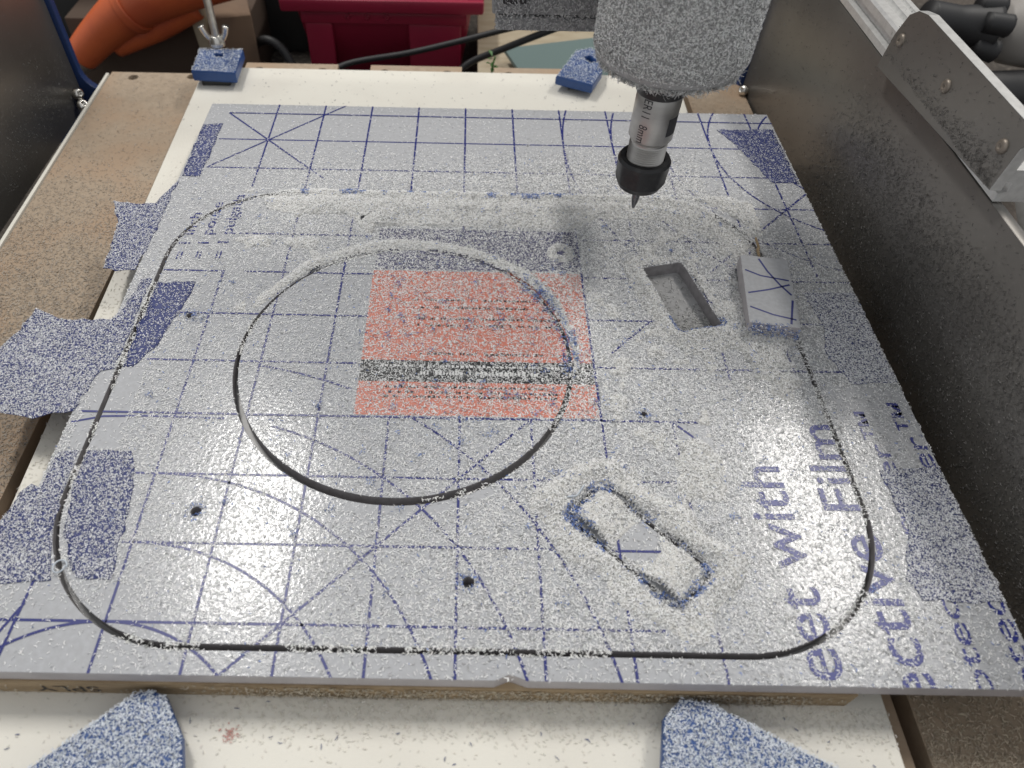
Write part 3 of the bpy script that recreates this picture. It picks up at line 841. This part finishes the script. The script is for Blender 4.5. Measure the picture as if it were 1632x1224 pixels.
# ---- heaps as a real raised surface
def heap_mesh():
    st = .035
    xs = np.arange(SHX0 + .05, SHX1 - .05, st); ys = np.arange(SHY0 + .05, SHY1 - .05, st)
    X, Y = np.meshgrid(xs, ys); H = heap(X, Y); pc = piece_of(X, Y)
    bury = (sd_rr(X, Y) > -.2) & (Y > -3.4) & (X > -3.2) & (X < 4.6) & (H > .02)
    H = H * (.8 + .4 * rng.random(H.shape))
    ok = (H > 0) & ((pc >= 0) | bury)
    H = np.where(ok, H, -.02)
    id_ = -np.ones(X.shape, int); vs, fs = [], []
    anyc = ok[:-1, :-1] | ok[1:, :-1] | ok[:-1, 1:] | ok[1:, 1:]
    cell_ok = (((pc[:-1, :-1] >= 0) & (pc[1:, :-1] >= 0) & (pc[:-1, 1:] >= 0) & (pc[1:, 1:] >= 0)) | (bury[:-1, :-1] & bury[1:, 1:]))
    for j, i in zip(*np.nonzero(anyc & cell_ok)):
        f = []
        for dj, di in ((0, 0), (0, 1), (1, 1), (1, 0)):
            a = (j + dj, i + di)
            if id_[a] < 0:
                id_[a] = len(vs); vs.append((X[a] + rng.normal(0, .006), Y[a] + rng.normal(0, .006), H[a] - .004))
            f.append(id_[a])
        fs.append(tuple(f))
    o = mesh_obj("chip_heaps", vs, fs, M["mound"], None, True)
    tag(o, "pale heaps of milled plastic chips banked along the cut lines of the panel", "chips", None, "stuff")
    return o
heaps = heap_mesh()

# ---- chips over the acrylic
A = (SHX1 - SHX0) * (SHY1 - SHY0); n = int(A * 2700 * 1.3)
x = rng.uniform(SHX0, SHX1, n); y = rng.uniform(SHY0, SHY1, n)
k = rng.random(n) * 1.3 < dens(x, y); x, y = x[k], y[k]
for tp in TAPES:
    k = ~inside(tp, x, y); x, y = x[k], y[k]
k = sd_ob(x, y, BLX) > 0; x, y = x[k], y[k]
h = heap(x, y); pc = piece_of(x, y)
buried = (pc < 0) & (h > .02) & (sd_rr(x, y) > -.2) & (y > -3.4) & (x > -3.2) & (x < 4.6)
pc[buried] = 0
brg = (pc < 0) & (np.abs(sd_rr(x, y)) < K + .012) & (rng.random(len(x)) < .9 * np.maximum(ss(4.6, 5.0, x) * ss(-9.4, -8.6, y) * (fbm(x, y, 1.4) > .42), ss(-3.0, -3.6, x) * ss(-4.9, -4.3, y)))
pc[brg] = 0
brg = (pc < 0) & (np.abs(sd_rr(x, y)) < K + .012) & (rng.random(len(x)) < .85 * (fbm(x, y, 1.3) > .50))
brg |= (pc < 0) & (np.abs(sd_c(x, y) - .02) < .06) & (rng.random(len(x)) < .6 * (fbm(x + 3, y, 1.5) > .50)) & (y > -8.2)
pc[brg] = 1
brg = (pc < 0) & (np.abs(sd_ob(x, y, SLC, .16)) < .05) & (fbm(x, y, 2.2) > .40)
pc[brg] = 3
# bluish chips: sprinkled, and along some cuts
bl = rng.random(len(x)) < .012
near = (np.abs(sd_ob(x, y, SLC)) < .09) & (fbm(x, y, 4) > .58)
ang = np.degrees(np.arctan2(y - CC[1], x - CC[0]))
near |= (np.abs(sd_c(x, y) - .05) < .14) & (ang > -5) & (ang < 45) & (fbm(x, y, 5) > .60)
near |= (np.abs(sd_rr(x, y)) < .10) & (y > -2.98) & (fbm(x, y, 4) > .60)
near |= (np.abs(sd_ob(x, y, POC) - .02) < .06) & (y < -5.9)
bl |= near & (rng.random(len(x)) < .75)
for i, nm in enumerate(("frame", "panel", "disc", "slotbit")):
    q = pc == i
    chips("chip_layer", np.c_[x[q], y[q], h[q] + ZTOP[nm]], (0, 0, 1), ROOT[nm], blue=bl[q], tilt=.55, base=(.89, .893, .89), dark=.18, dark_x=(-3.0, 1.5), size=(.018, .056), wid=(.007, .0125))
# little blue tufts
tx, ty = [], []
for _ in range(150):
    cx, cy = (rng.uniform(-4.8, 5), rng.uniform(-11, -3.2)) if rng.random() < .55 else (rng.uniform(-1.2, 2.0), rng.uniform(-8.2, -4.6))
    m_ = rng.integers(6, 20); s_ = rng.uniform(.018, .05)
    tx += list(rng.normal(cx, s_, m_)); ty += list(rng.normal(cy, s_, m_))
for _ in range(34):                                  # along the right of the round cut
    a = math.radians(rng.uniform(-8, 45)); r_ = CR + rng.normal(.05, .07); m_ = rng.integers(14, 34)
    tx += list(rng.normal(CC[0] + r_ * math.cos(a), .045, m_)); ty += list(rng.normal(CC[1] + r_ * math.sin(a), .045, m_))
for _ in range(26):                                  # in front of the loose offcut
    u = rng.uniform(-.34, .38); m_ = rng.integers(14, 30); c, s_ = math.cos(BLX[3]), math.sin(BLX[3]); v_ = -.84 + rng.normal(0, .03)
    tx += list(rng.normal(BLX[0][0] + u * c - v_ * s_, .04, m_)); ty += list(rng.normal(BLX[0][1] + u * s_ + v_ * c, .035, m_))
rim = loop_ob(SLC, .0, .16)
for _ in range(30):
    i_ = rng.integers(len(rim)); a_ = np.array(rim[i_]); b_ = np.array(rim[(i_ + 1) % len(rim)]); p_ = a_ + (b_ - a_) * rng.random(); m_ = rng.integers(10, 26)
    tx += list(rng.normal(p_[0], .035, m_)); ty += list(rng.normal(p_[1], .035, m_))
for hx_, hy_, hr_ in HOLES:
    if hy_ < -6:
        m_ = 70; a_ = rng.uniform(0, 6.283, m_); r2 = hr_ + np.abs(rng.normal(.02, .035, m_)); tx += list(hx_ + r2 * np.cos(a_)); ty += list(hy_ + r2 * np.sin(a_))
tx, ty = np.array(tx), np.array(ty); pc2 = piece_of(tx, ty); pc2[(pc2 < 0) & (np.abs(sd_ob(tx, ty, SLC)) < .06)] = 3
for i, nm in enumerate(("frame", "panel", "disc", "slotbit")):
    q = pc2 == i
    z_ = heap(tx[q], ty[q]) + rng.random(q.sum()) * .05 + np.where(np.abs(sd_ob(tx[q], ty[q], BLX)) < .14, rng.random(q.sum()) * .16, 0)
    chips("blue_tufts", np.c_[tx[q], ty[q], z_], (0, 0, 1), ROOT[nm], size=(.02, .055), wid=(.007, .013), blue=rng.random(q.sum()) < .68, tilt=.8)
# burr hanging over the cut edges
def burr(curve_pts, parent, keep):
    P = np.array(curve_pts); q = np.array([keep(*p) for p in P]); P = P[q]
    chips("burr", np.c_[P, np.full(len(P), -.002)], (0, 0, 1), parent, size=(.025, .06), wid=(.010, .018), tilt=.4, dark=.2)
cp = []
for _ in range(1500):
    a = rng.uniform(0, 2 * np.pi); r_ = CR + (rng.choice([0.0, CG_]) + rng.normal(0, .008)); cp.append((CC[0] + r_ * math.cos(a), CC[1] + r_ * math.sin(a)))
burr(cp, panel_o, lambda x_, y_: fbm(np.array(x_), np.array(y_), 1.6) > .55)
cp = []
lp = loop_rr(RRX0, RRX1, RRY0, RRY1, RRR, 24); cum = [0]
for a, b in zip(lp, lp[1:] + lp[:1]): cum.append(cum[-1] + math.dist(a, b))
for _ in range(2600):
    s_ = rng.uniform(0, cum[-1]); i = int(np.searchsorted(cum, s_)) - 1; i = max(0, min(i, len(lp) - 1)); a = np.array(lp[i]); b = np.array(lp[(i + 1) % len(lp)])
    t_ = (s_ - cum[i]) / max(cum[i + 1] - cum[i], 1e-6); d_ = (b - a) / max(np.hypot(*(b - a)), 1e-6); p = a + (b - a) * t_ + np.array([d_[1], -d_[0]]) * (rng.choice([-K, -K * .6, K]) + rng.normal(0, .006)); cp.append(tuple(p))
burr(cp, frame_o, lambda x_, y_: fbm(np.array(x_), np.array(y_), 1.3) > .50)

# ---- dust inside the pocket, on the boards, on the bed
def scatter(lo, hi, z, n, fn, name, parent, **kw):
    x = rng.uniform(lo[0], hi[0], n); y = rng.uniform(lo[1], hi[1], n); k = rng.random(n) < fn(x, y); x, y = x[k], y[k]
    return chips(name, np.c_[x, y, np.full(len(x), z)], (0, 0, 1), parent, **kw)
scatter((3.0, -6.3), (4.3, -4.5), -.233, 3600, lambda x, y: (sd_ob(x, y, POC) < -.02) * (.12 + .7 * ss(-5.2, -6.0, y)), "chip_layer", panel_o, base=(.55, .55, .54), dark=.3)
scatter((-6.0, -13.1), (5.0, -11.62), -.625, 16000, lambda x, y: .05 + .85 * ss(-12.2, -11.7, y) * ss(-4, -1, x), "chip_layer", white_o, base=(.76, .735, .67), size=(.02, .05), tilt=.2)
def wb_side(x, y): return (x > -6.46 + (3.2 - y) * .026 + .02) & (x < -5.5)
scatter((-6.5, -11.6), (-5.4, 3.1), -.625, 7000, lambda x, y: wb_side(x, y) * .5 * ss(0, -6, y), "chip_layer", white_o, base=(.74, .72, .66))
scatter((-6.4, .45), (5.1, 3.2), -.625, 900, lambda x, y: .35 + 0 * x, "specks", white_o, size=(.02, .05), base=(.22, .22, .24))
scatter((-5.5, -13.1), (4.9, -11.62), -.625, 130, lambda x, y: .5 + 0 * x, "specks", white_o, size=(.03, .07), base=(.12, .14, .24))
rd = rng.normal((-2.50, -12.02), (.055, .045), (40, 2)); chips("red_specks", np.c_[rd, np.full(40, -.62)], (0, 0, 1), white_o, size=(.02, .045), base=(.52, .26, .23))
sl = [c for c in bed.children if c.name.startswith("slat")]
scatter((-9.0, -14), (-6.62, 3.6), ZB + .005, 42000, lambda x, y: (x > -8.74 - (y + 14.2) * .0176) * (.06 + .9 * ss(1, -6, y)), "chip_layer", sl[0], base=(.37, .32, .265), jit=.2, dark=.1, size=(.02, .055))
scatter((5.57, -14), (7.0, -9), ZB + .005, 16000, lambda x, y: .3 + .65 * ss(-11.5, -12.3, y), "chip_layer", sl[-1], base=(.50, .42, .32), jit=.25)
scatter((5.57, -9), (7.0, 3.5), ZB + .005, 4000, lambda x, y: .4 + 0 * x, "chip_layer", sl[-1], base=(.50, .42, .32), jit=.25)
# on the plywood edge (its front face)
m_ = 5200; x = rng.uniform(-5.3, 4.5, m_); zz = rng.uniform(-.62, -.27, m_); k = rng.random(m_) < .05 + .75 * ss(-3.2, -1.6, x) * ss(4.6, 3.0, x); x, zz = x[k], zz[k]
chips("chip_layer", np.c_[x, np.full(len(x), -11.605), zz], (0, -1, 0), ply_o, size=(.03, .06), base=(.50, .44, .34), jit=.3)
# dust clinging to the walls
bk_dust = fr
sides = [c for c in fr.children if c.name.startswith("side_plate")]
m_ = 60000; y = rng.uniform(-13, 3.4, m_); zz = rng.uniform(-1.2, 2.3, m_)
k = rng.random(m_) < .04 + .95 * ss(-.6, -3.0, y + .5 * (zz - .5)) * ss(2.0, 1.3, zz) * ss(-1.0, -.1, zz); y, zz = y[k], zz[k]
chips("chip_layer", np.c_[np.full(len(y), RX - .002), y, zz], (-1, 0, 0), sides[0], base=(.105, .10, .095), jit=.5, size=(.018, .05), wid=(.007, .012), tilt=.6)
m_ = 9000; y = rng.uniform(-6.06, -2.3, m_); zz = rng.uniform(2.63, 3.5, m_)
k = rng.random(m_) < .02 + .9 * ss(3.0, 2.45, zz + .09 * (y + 4.5)); y, zz = y[k], zz[k]
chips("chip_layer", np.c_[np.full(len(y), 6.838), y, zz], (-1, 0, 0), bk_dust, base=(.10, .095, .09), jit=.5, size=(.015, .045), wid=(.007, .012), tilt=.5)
m_ = 14000; y = rng.uniform(-8, 3.4, m_); zz = rng.uniform(-1.6, 2.3, m_)
k = rng.random(m_) < .03 + .5 * ss(.8, -.6, zz + (y) * .12); y, zz = y[k], zz[k]
chips("chip_layer", np.c_[np.full(len(y), LX + .002), y, zz], (1, 0, 0), sides[1], base=(.28, .28, .27), jit=.35, size=(.015, .038), wid=(.006, .011))
# fur on the motor and carriage
m_ = 70000; a = rng.uniform(0, 2 * np.pi, m_); zz = rng.uniform(3.54, 6.2, m_); k = zz < 5.6; a, zz = a[k], zz[k]
rr_ = np.where(zz > 3.64, MR, MR - .05 + .05 * np.clip((zz - 3.55) / .09, 0, 1))
P = np.c_[AX + rr_ * np.cos(a), AY + rr_ * np.sin(a), zz]; Nn = np.c_[np.cos(a), np.sin(a), np.where(zz > 3.74, 0, -.5)]; Nn /= np.linalg.norm(Nn, axis=1, keepdims=True)
chips("chip_fur", P, Nn, sp, base=(.80, .80, .79), jit=.08, tilt=.6, stand=.22, size=(.018, .048), wid=(.007, .012), dark=.22)
m_ = 5200; a = rng.uniform(0, 2 * np.pi, m_); P = np.c_[AX + (MR - .09) * np.cos(a), AY + (MR - .09) * np.sin(a), rng.normal(3.50, .025, m_)]
chips("chip_fur", P, np.c_[np.cos(a) * .8, np.sin(a) * .8, np.full(m_, -.6)], sp, base=(.56, .56, .55), jit=.3, tilt=.7, stand=.5, size=(.03, .08))
m_ = 5000; x = rng.uniform(.4, 2.4, m_); zz = rng.uniform(3.3, 5.0, m_)
chips("chip_fur", np.c_[x, np.where((zz > 3.52) & (x > .9), -3.315, -3.275), zz], (0, -1, 0), sp, base=(.40, .40, .40), jit=.3, size=(.02, .05))

spl = tube("wood_splinter", [(5.12, -4.42, .03), (5.10, -4.30, .10), (5.15, -4.20, .07), (5.11, -4.08, .15), (5.14, -3.98, .12)], [.02, .028, .022, .02, .008], M["ply"], None, 8)
tag(spl, "tiny brown wood splinter standing behind the loose offcut", "splinter")
ring = tube("swarf_curl", [(-4.74 + .075 * math.cos(a), -10.36 + .085 * math.sin(a), .03 + .006 * a) for a in [k * .45 for k in range(15)]], .011, M["curl"], None, 6, True, 2)
tag(ring, "thin pale ring of curled swarf on the front left corner cut", "swarf curl")
cl2 = tube("swarf_curl", [(1.40 + .03 * k, -9.30 - .045 * math.sin(k * .5) + .018 * k, .09 + .02 * math.sin(k)) for k in range(9)], [.014] * 8 + [.006], M["curl"], None, 6, True, 3)
tag(cl2, "short blue grey swarf curl at the back left end of the slanted slot", "swarf curl")
# ------------------------------------------------------------------ hold-down clamps
CG = "blue clamps holding the white board"
def clamp_plate(name_label, pts, z0, z1, hole=None, density=900):
    root = empty("hold_down_clamp"); tag(root, name_label, "clamp", CG)
    lps = [pts] + ([loop_ob(hole, 0, .03)] if hole else [])
    b = plate("clamp_body", lps, z0, z1, (M["clampblue"], M["clampblue"]), root, bev=.05)
    p = np.array(pts); lo, hi = p.min(0), p.max(0); n = int((hi - lo).prod() * density); x = rng.uniform(lo[0], hi[0], n); y = rng.uniform(lo[1], hi[1], n)
    k = inside(pts, x, y)
    if hole: k &= sd_ob(x, y, hole) > .01
    chips("chip_layer", np.c_[x[k], y[k], np.full(k.sum(), z1)], (0, 0, 1), root, base=(.70, .745, .81), size=(.015, .050), wid=(.007, .012), dark=.12, tilt=.5)
    return root
c1 = clamp_plate("square blue clamp with wing nut and threaded rod on the white board", [(-6.45, 2.25), (-5.40, 2.18), (-5.46, 3.34), (-6.52, 3.34)], -.50, -.22, ((-5.98, 3.02), .10, .09, 0), 1700)
box("clamp_foot", (-6.30, 2.30, -.625), (-5.62, 2.55, -.50), M["darkplastic"], c1, .02)
tube("threaded_rod", [(-6.10, 3.50, -1.2), (-6.10, 3.50, .4), (-6.10, 3.50, 2.2)], .095, M["steel"], c1, 16)
lathe("wing_nut", [(.10, -.22), (.2, -.20), (.2, -.10), (.14, .02), (.10, .04)], -6.10, 3.50, M["zinc"], c1, 20)
for s_ in (-1, 1):
    tube("wing", [(-6.10 + s_ * .14, 3.50, -.10), (-6.10 + s_ * .24, 3.48, .08), (-6.10 + s_ * .30, 3.46, .26)], [.05, .075, .085], M["zinc"], c1, 10)
c2 = clamp_plate("skewed blue clamp on the back of the white board half behind the spindle", [(2.12, 2.42), (2.95, 2.02), (3.26, 2.72), (3.40, 3.55), (3.1, 3.9), (2.72, 3.74)], -.50, -.26, ((3.02, 3.28), .10, .16, .5), 1500)
box("clamp_foot", (2.45, 2.45, -.625), (2.9, 2.9, -.50), M["darkplastic"], c2, .02)
c3 = clamp_plate("pointed blue clamp heavy with chips at the front left below the sheet", [(-5.2, -13.15), (-4.30, -12.32), (-3.56, -11.68), (-3.40, -11.64), (-3.22, -11.70), (-2.93, -12.12), (-2.82, -12.5), (-2.9, -13.15)], -.50, -.30, None, 3600)
box("clamp_foot", (-4.0, -12.6, -.625), (-3.2, -12.1, -.50), M["darkplastic"], c3, .02)
c4 = clamp_plate("wide blue clamp heavy with chips at the front right below the sheet", [(2.1, -13.15), (2.20, -12.4), (2.32, -11.84), (2.54, -11.64), (2.85, -11.67), (3.5, -12.02), (4.18, -12.36), (5.4, -13.15)], -.50, -.30, None, 3600)
box("clamp_foot", (2.7, -12.6, -.625), (3.5, -12.1, -.50), M["darkplastic"], c4, .02)

# ------------------------------------------------------------------ bench and the clutter behind
ben = mesh_obj("workbench", [(-60, -40, -4.2), (60, -40, -4.2), (60, 45, -4.2), (-60, 45, -4.2)], [(0, 1, 2, 3)], M["bench"]); ben["kind"] = "structure"
wal = mesh_obj("wall", [(-60, 45, -4.2), (60, 45, -4.2), (60, 45, 50), (-60, 45, 50)], [(0, 3, 2, 1)], M["wall"]); wal["kind"] = "structure"

bn = empty("storage_bin"); tag(bn, "red plastic storage bin with moulded recess behind the router bed", "bin")
def frustum(name, top, bot, zt, zb, m, parent, r=.35):
    a = loop_rr(*bot, r, 6); b = loop_rr(*top, r, 6); n = len(a)
    vs = [(p[0], p[1], zb) for p in a] + [(p[0], p[1], zt) for p in b]
    fs = [(i, (i + 1) % n, (i + 1) % n + n, i + n) for i in range(n)] + [tuple(range(n))[::-1]]
    return mesh_obj(name, vs, fs, m, parent, True)
frustum("bin_body", (-5.45, .20, 9, 13.5), (-4.95, -.25, 9.45, 13), -1.3, -4.15, M["bin"], bn)
bm = bmesh.new()
for lo, hi in (((-5.75, 8.72, -1.62), (.5, 8.98, -1.22)), ((-5.75, 13.5, -1.62), (.5, 13.8, -1.22)), ((-5.75, 8.98, -1.62), (-5.46, 13.5, -1.22)), ((.21, 8.98, -1.62), (.5, 13.5, -1.22))):
    bm_box(bm, lo, hi, .08)
bm_obj("bin_rim", bm, M["bin"], bn, True)
bm = bmesh.new()                                       # raised surround of the moulded recess
bm_box(bm, (-5.1, 9.02, -3.9), (-4.25, 9.2, -2.05), .06); bm_box(bm, (-1.85, 9.02, -3.9), (-.2, 9.2, -2.05), .06); bm_box(bm, (-5.2, 8.98, -2.06), (0, 9.14, -1.70), .06)
bm_obj("recess_surround", bm, M["bin"], bn, True)
for x_ in (-3.74, -3.12, -2.5): pan_screw((x_, 8.98, -1.83), (0, -1, 0), .09, bn, M["bin"], .05)
bm = bmesh.new(); bm_box(bm, (-5.2, 9.3, -1.6), (0, 13.3, -1.42), 0); bm_obj("contents", bm, M["card"], bn)

tl = empty("hose_handle"); tag(tl, "bent orange plastic handle with grey metal end behind the left wall", "tool")
tube("handle", [(-12.0, 8, -2.75), (-11.2, 8, -2.1), (-10.1, 8, -1.35), (-8.7, 8.1, -.75), (-6.6, 8.4, -.2)], [.48, .56, .66, .74, .8], M["orange"], tl, 24)
tube("handle_rib", [(-10.05, 8, -1.33), (-9.85, 8, -1.21)], [.74, .74], M["orange"], tl, 24)
tube("metal_end", [(-12.45, 8, -3.05), (-11.95, 8, -2.72)], [.44, .5], M["greymetal"], tl, 24)
tube("handle_grip", [(-10.9, 8.2, -2.5), (-9.4, 8.3, -1.9), (-8.2, 8.4, -1.35)], [.35, .42, .40], M["orange"], tl, 16)
o = box("cardboard_box", (-12.6, 8.9, -4.2), (-6.9, 13, -2.0), M["darkcard"], None, .05); tag(o, "dark brown cardboard box below the orange handle", "box")
o = box("cardboard_box", (-8.0, 8.6, -4.2), (-6.85, 9.9, -1.75), M["card"], None, .05, Matrix.Rotation(.3, 3, 'Z')); tag(o, "small tan cardboard carton beside the threaded rod of the clamp", "box")
o = box("wood_strip", (-8.45, 8.4, -4.2), (-8.05, 8.8, .6), M["birch"], None, .02, Matrix.Rotation(-.06, 3, 'Y')); tag(o, "thin upright strip of bare wood left of the threaded rod", "wood strip")
o = box("storage_case", (-7.0, 11.5, -4.2), (-5.4, 14, -.3), M["darkplastic"], None, .15); tag(o, "dark grey plastic case between the carton and the red bin", "case")
tube_o = tube("air_hose", [(-7.2, 9.5, -3.2), (-6.5, 9.2, -2.7), (-5.9, 9.0, -3.0), (-5.4, 8.6, -4.0)], .14, M["rubber"]); tag(tube_o, "black rubber hose looping beside the left end of the red bin", "hose")
for i_, (pts, lb) in enumerate(((([(-4.4, 6.2, -2.55), (-3.6, 7, -2.36), (-1.74, 7, -1.99), (-.26, 7, -1.62), (1.2, 7, -1.22), (3, 7, -.8)]), "long thin black cable rising in front of the red bin"),
                                (([(-.5, 6.6, -2.6), (.1, 7, -2.24), (1.03, 7, -1.82), (2.3, 7, -1.28), (4, 7, -.6)]), "shorter black cable rising to the right of the red bin"))):
    c_ = tube("cable", pts, .085 if i_ == 0 else .10, M["rubber"]); tag(c_, lb, "cable", "black cables behind the bed")
o = box("plywood_offcut", (0.35, 5.2, -3.0), (5.2, 16.0, -2.8), M["birch"], None, .02); tag(o, "pale plywood sheet lying behind the bed below the cables", "plywood board")
vs = [(1.15, 8.2, -2.35), (1.95, 5.6, -2.35), (5.2, 6.6, -2.35), (5.2, 9.4, -2.35)]; vs += [(a, b, c - .12) for a, b, c in vs]
o = mesh_obj("panel_offcut", vs, [(0, 1, 2, 3), (7, 6, 5, 4), (0, 4, 5, 1), (1, 5, 6, 2), (2, 6, 7, 3), (3, 7, 4, 0)], M["teal"]); tag(o, "grey green panel corner behind the spindle carriage", "panel")
o = box("tool_tray", (2.1, 5.0, -2.79), (5.2, 5.9, -2.50), M["darkcard"], None, .03); tag(o, "dark brown tray below the grey green panel corner", "tray")
o = box("speaker_case", (-18, 10.5, -4.2), (-12.2, 14, .8), M["darkplastic"], None, .2); tag(o, "black case in the gap between the blue back plate and the orange handle", "case")
pl = empty("plant_sprig"); tag(pl, "small green leafy sprig at the back edge of the bed", "plant")
tube("stem", [(.70, 6.4, -3.0), (.74, 6.4, -2.2), (.82, 6.4, -1.75)], .025, M["leaf"], pl, 8)
for k in range(9):
    a = rng.uniform(0, 6.28); z_ = -2.35 + k * .075; l_ = .24
    c, s_ = math.cos(a), math.sin(a); x_ = .74
    vs = [(x_, 6.4, z_), (x_ + c * l_ * .5 - s_ * .06, 6.4 + s_ * l_ * .5 + c * .06, z_ + .10), (x_ + c * l_, 6.4 + s_ * l_, z_ + .10), (x_ + c * l_ * .5 + s_ * .06, 6.4 + s_ * l_ * .5 - c * .06, z_ + .08)]
    mesh_obj("leaf", vs, [(0, 1, 2, 3)], M["leaf"], pl)
# right of the rail
kn = empty("clamp_knob"); tag(kn, "black lobed plastic knob behind the rail on the right", "knob")
tube("knob_body", [(11.7, 5, .15), (12.5, 5, .05), (13.4, 5, -.1)], [.42, .40, .62], M["rubber"], kn, 20)
for k in range(5):
    a = 2 * math.pi * k / 5; tube("lobe", [(13.0, 5 + .5 * math.cos(a), -.05 + .5 * math.sin(a)), (13.6, 5 + .55 * math.cos(a), -.15 + .55 * math.sin(a))], [.24, .28], M["rubber"], kn, 12)
o = tube("plastic_jar", [(14.0, 5.6, -.25), (14.6, 5.6, -.35), (16.5, 5.6, -.6)], [.55, .85, .9], M["greycan"]); tag(o, "grey rounded plastic jar at the right edge beside the black knob", "jar")
o = tube("dust_hose", [(12.2, 4.2, -1.6), (14, 4.4, -1.5), (16.5, 4.8, -1.6)], [.5, .55, .55], M["rubber"], None, 20); tag(o, "thick black dust hose below the knob on the right", "hose")
o = box("blue_case", (13.4, 8, .2), (17, 10, 2.2), M["blueplate"], None, .1); tag(o, "dark blue case at the top right corner", "case")
o = box("strut_bar", (8.6, -6.5, 1.2), (8.9, -3.6, 1.5), M["rail"], fr, .02, Matrix.Rotation(.5, 3, 'X'))
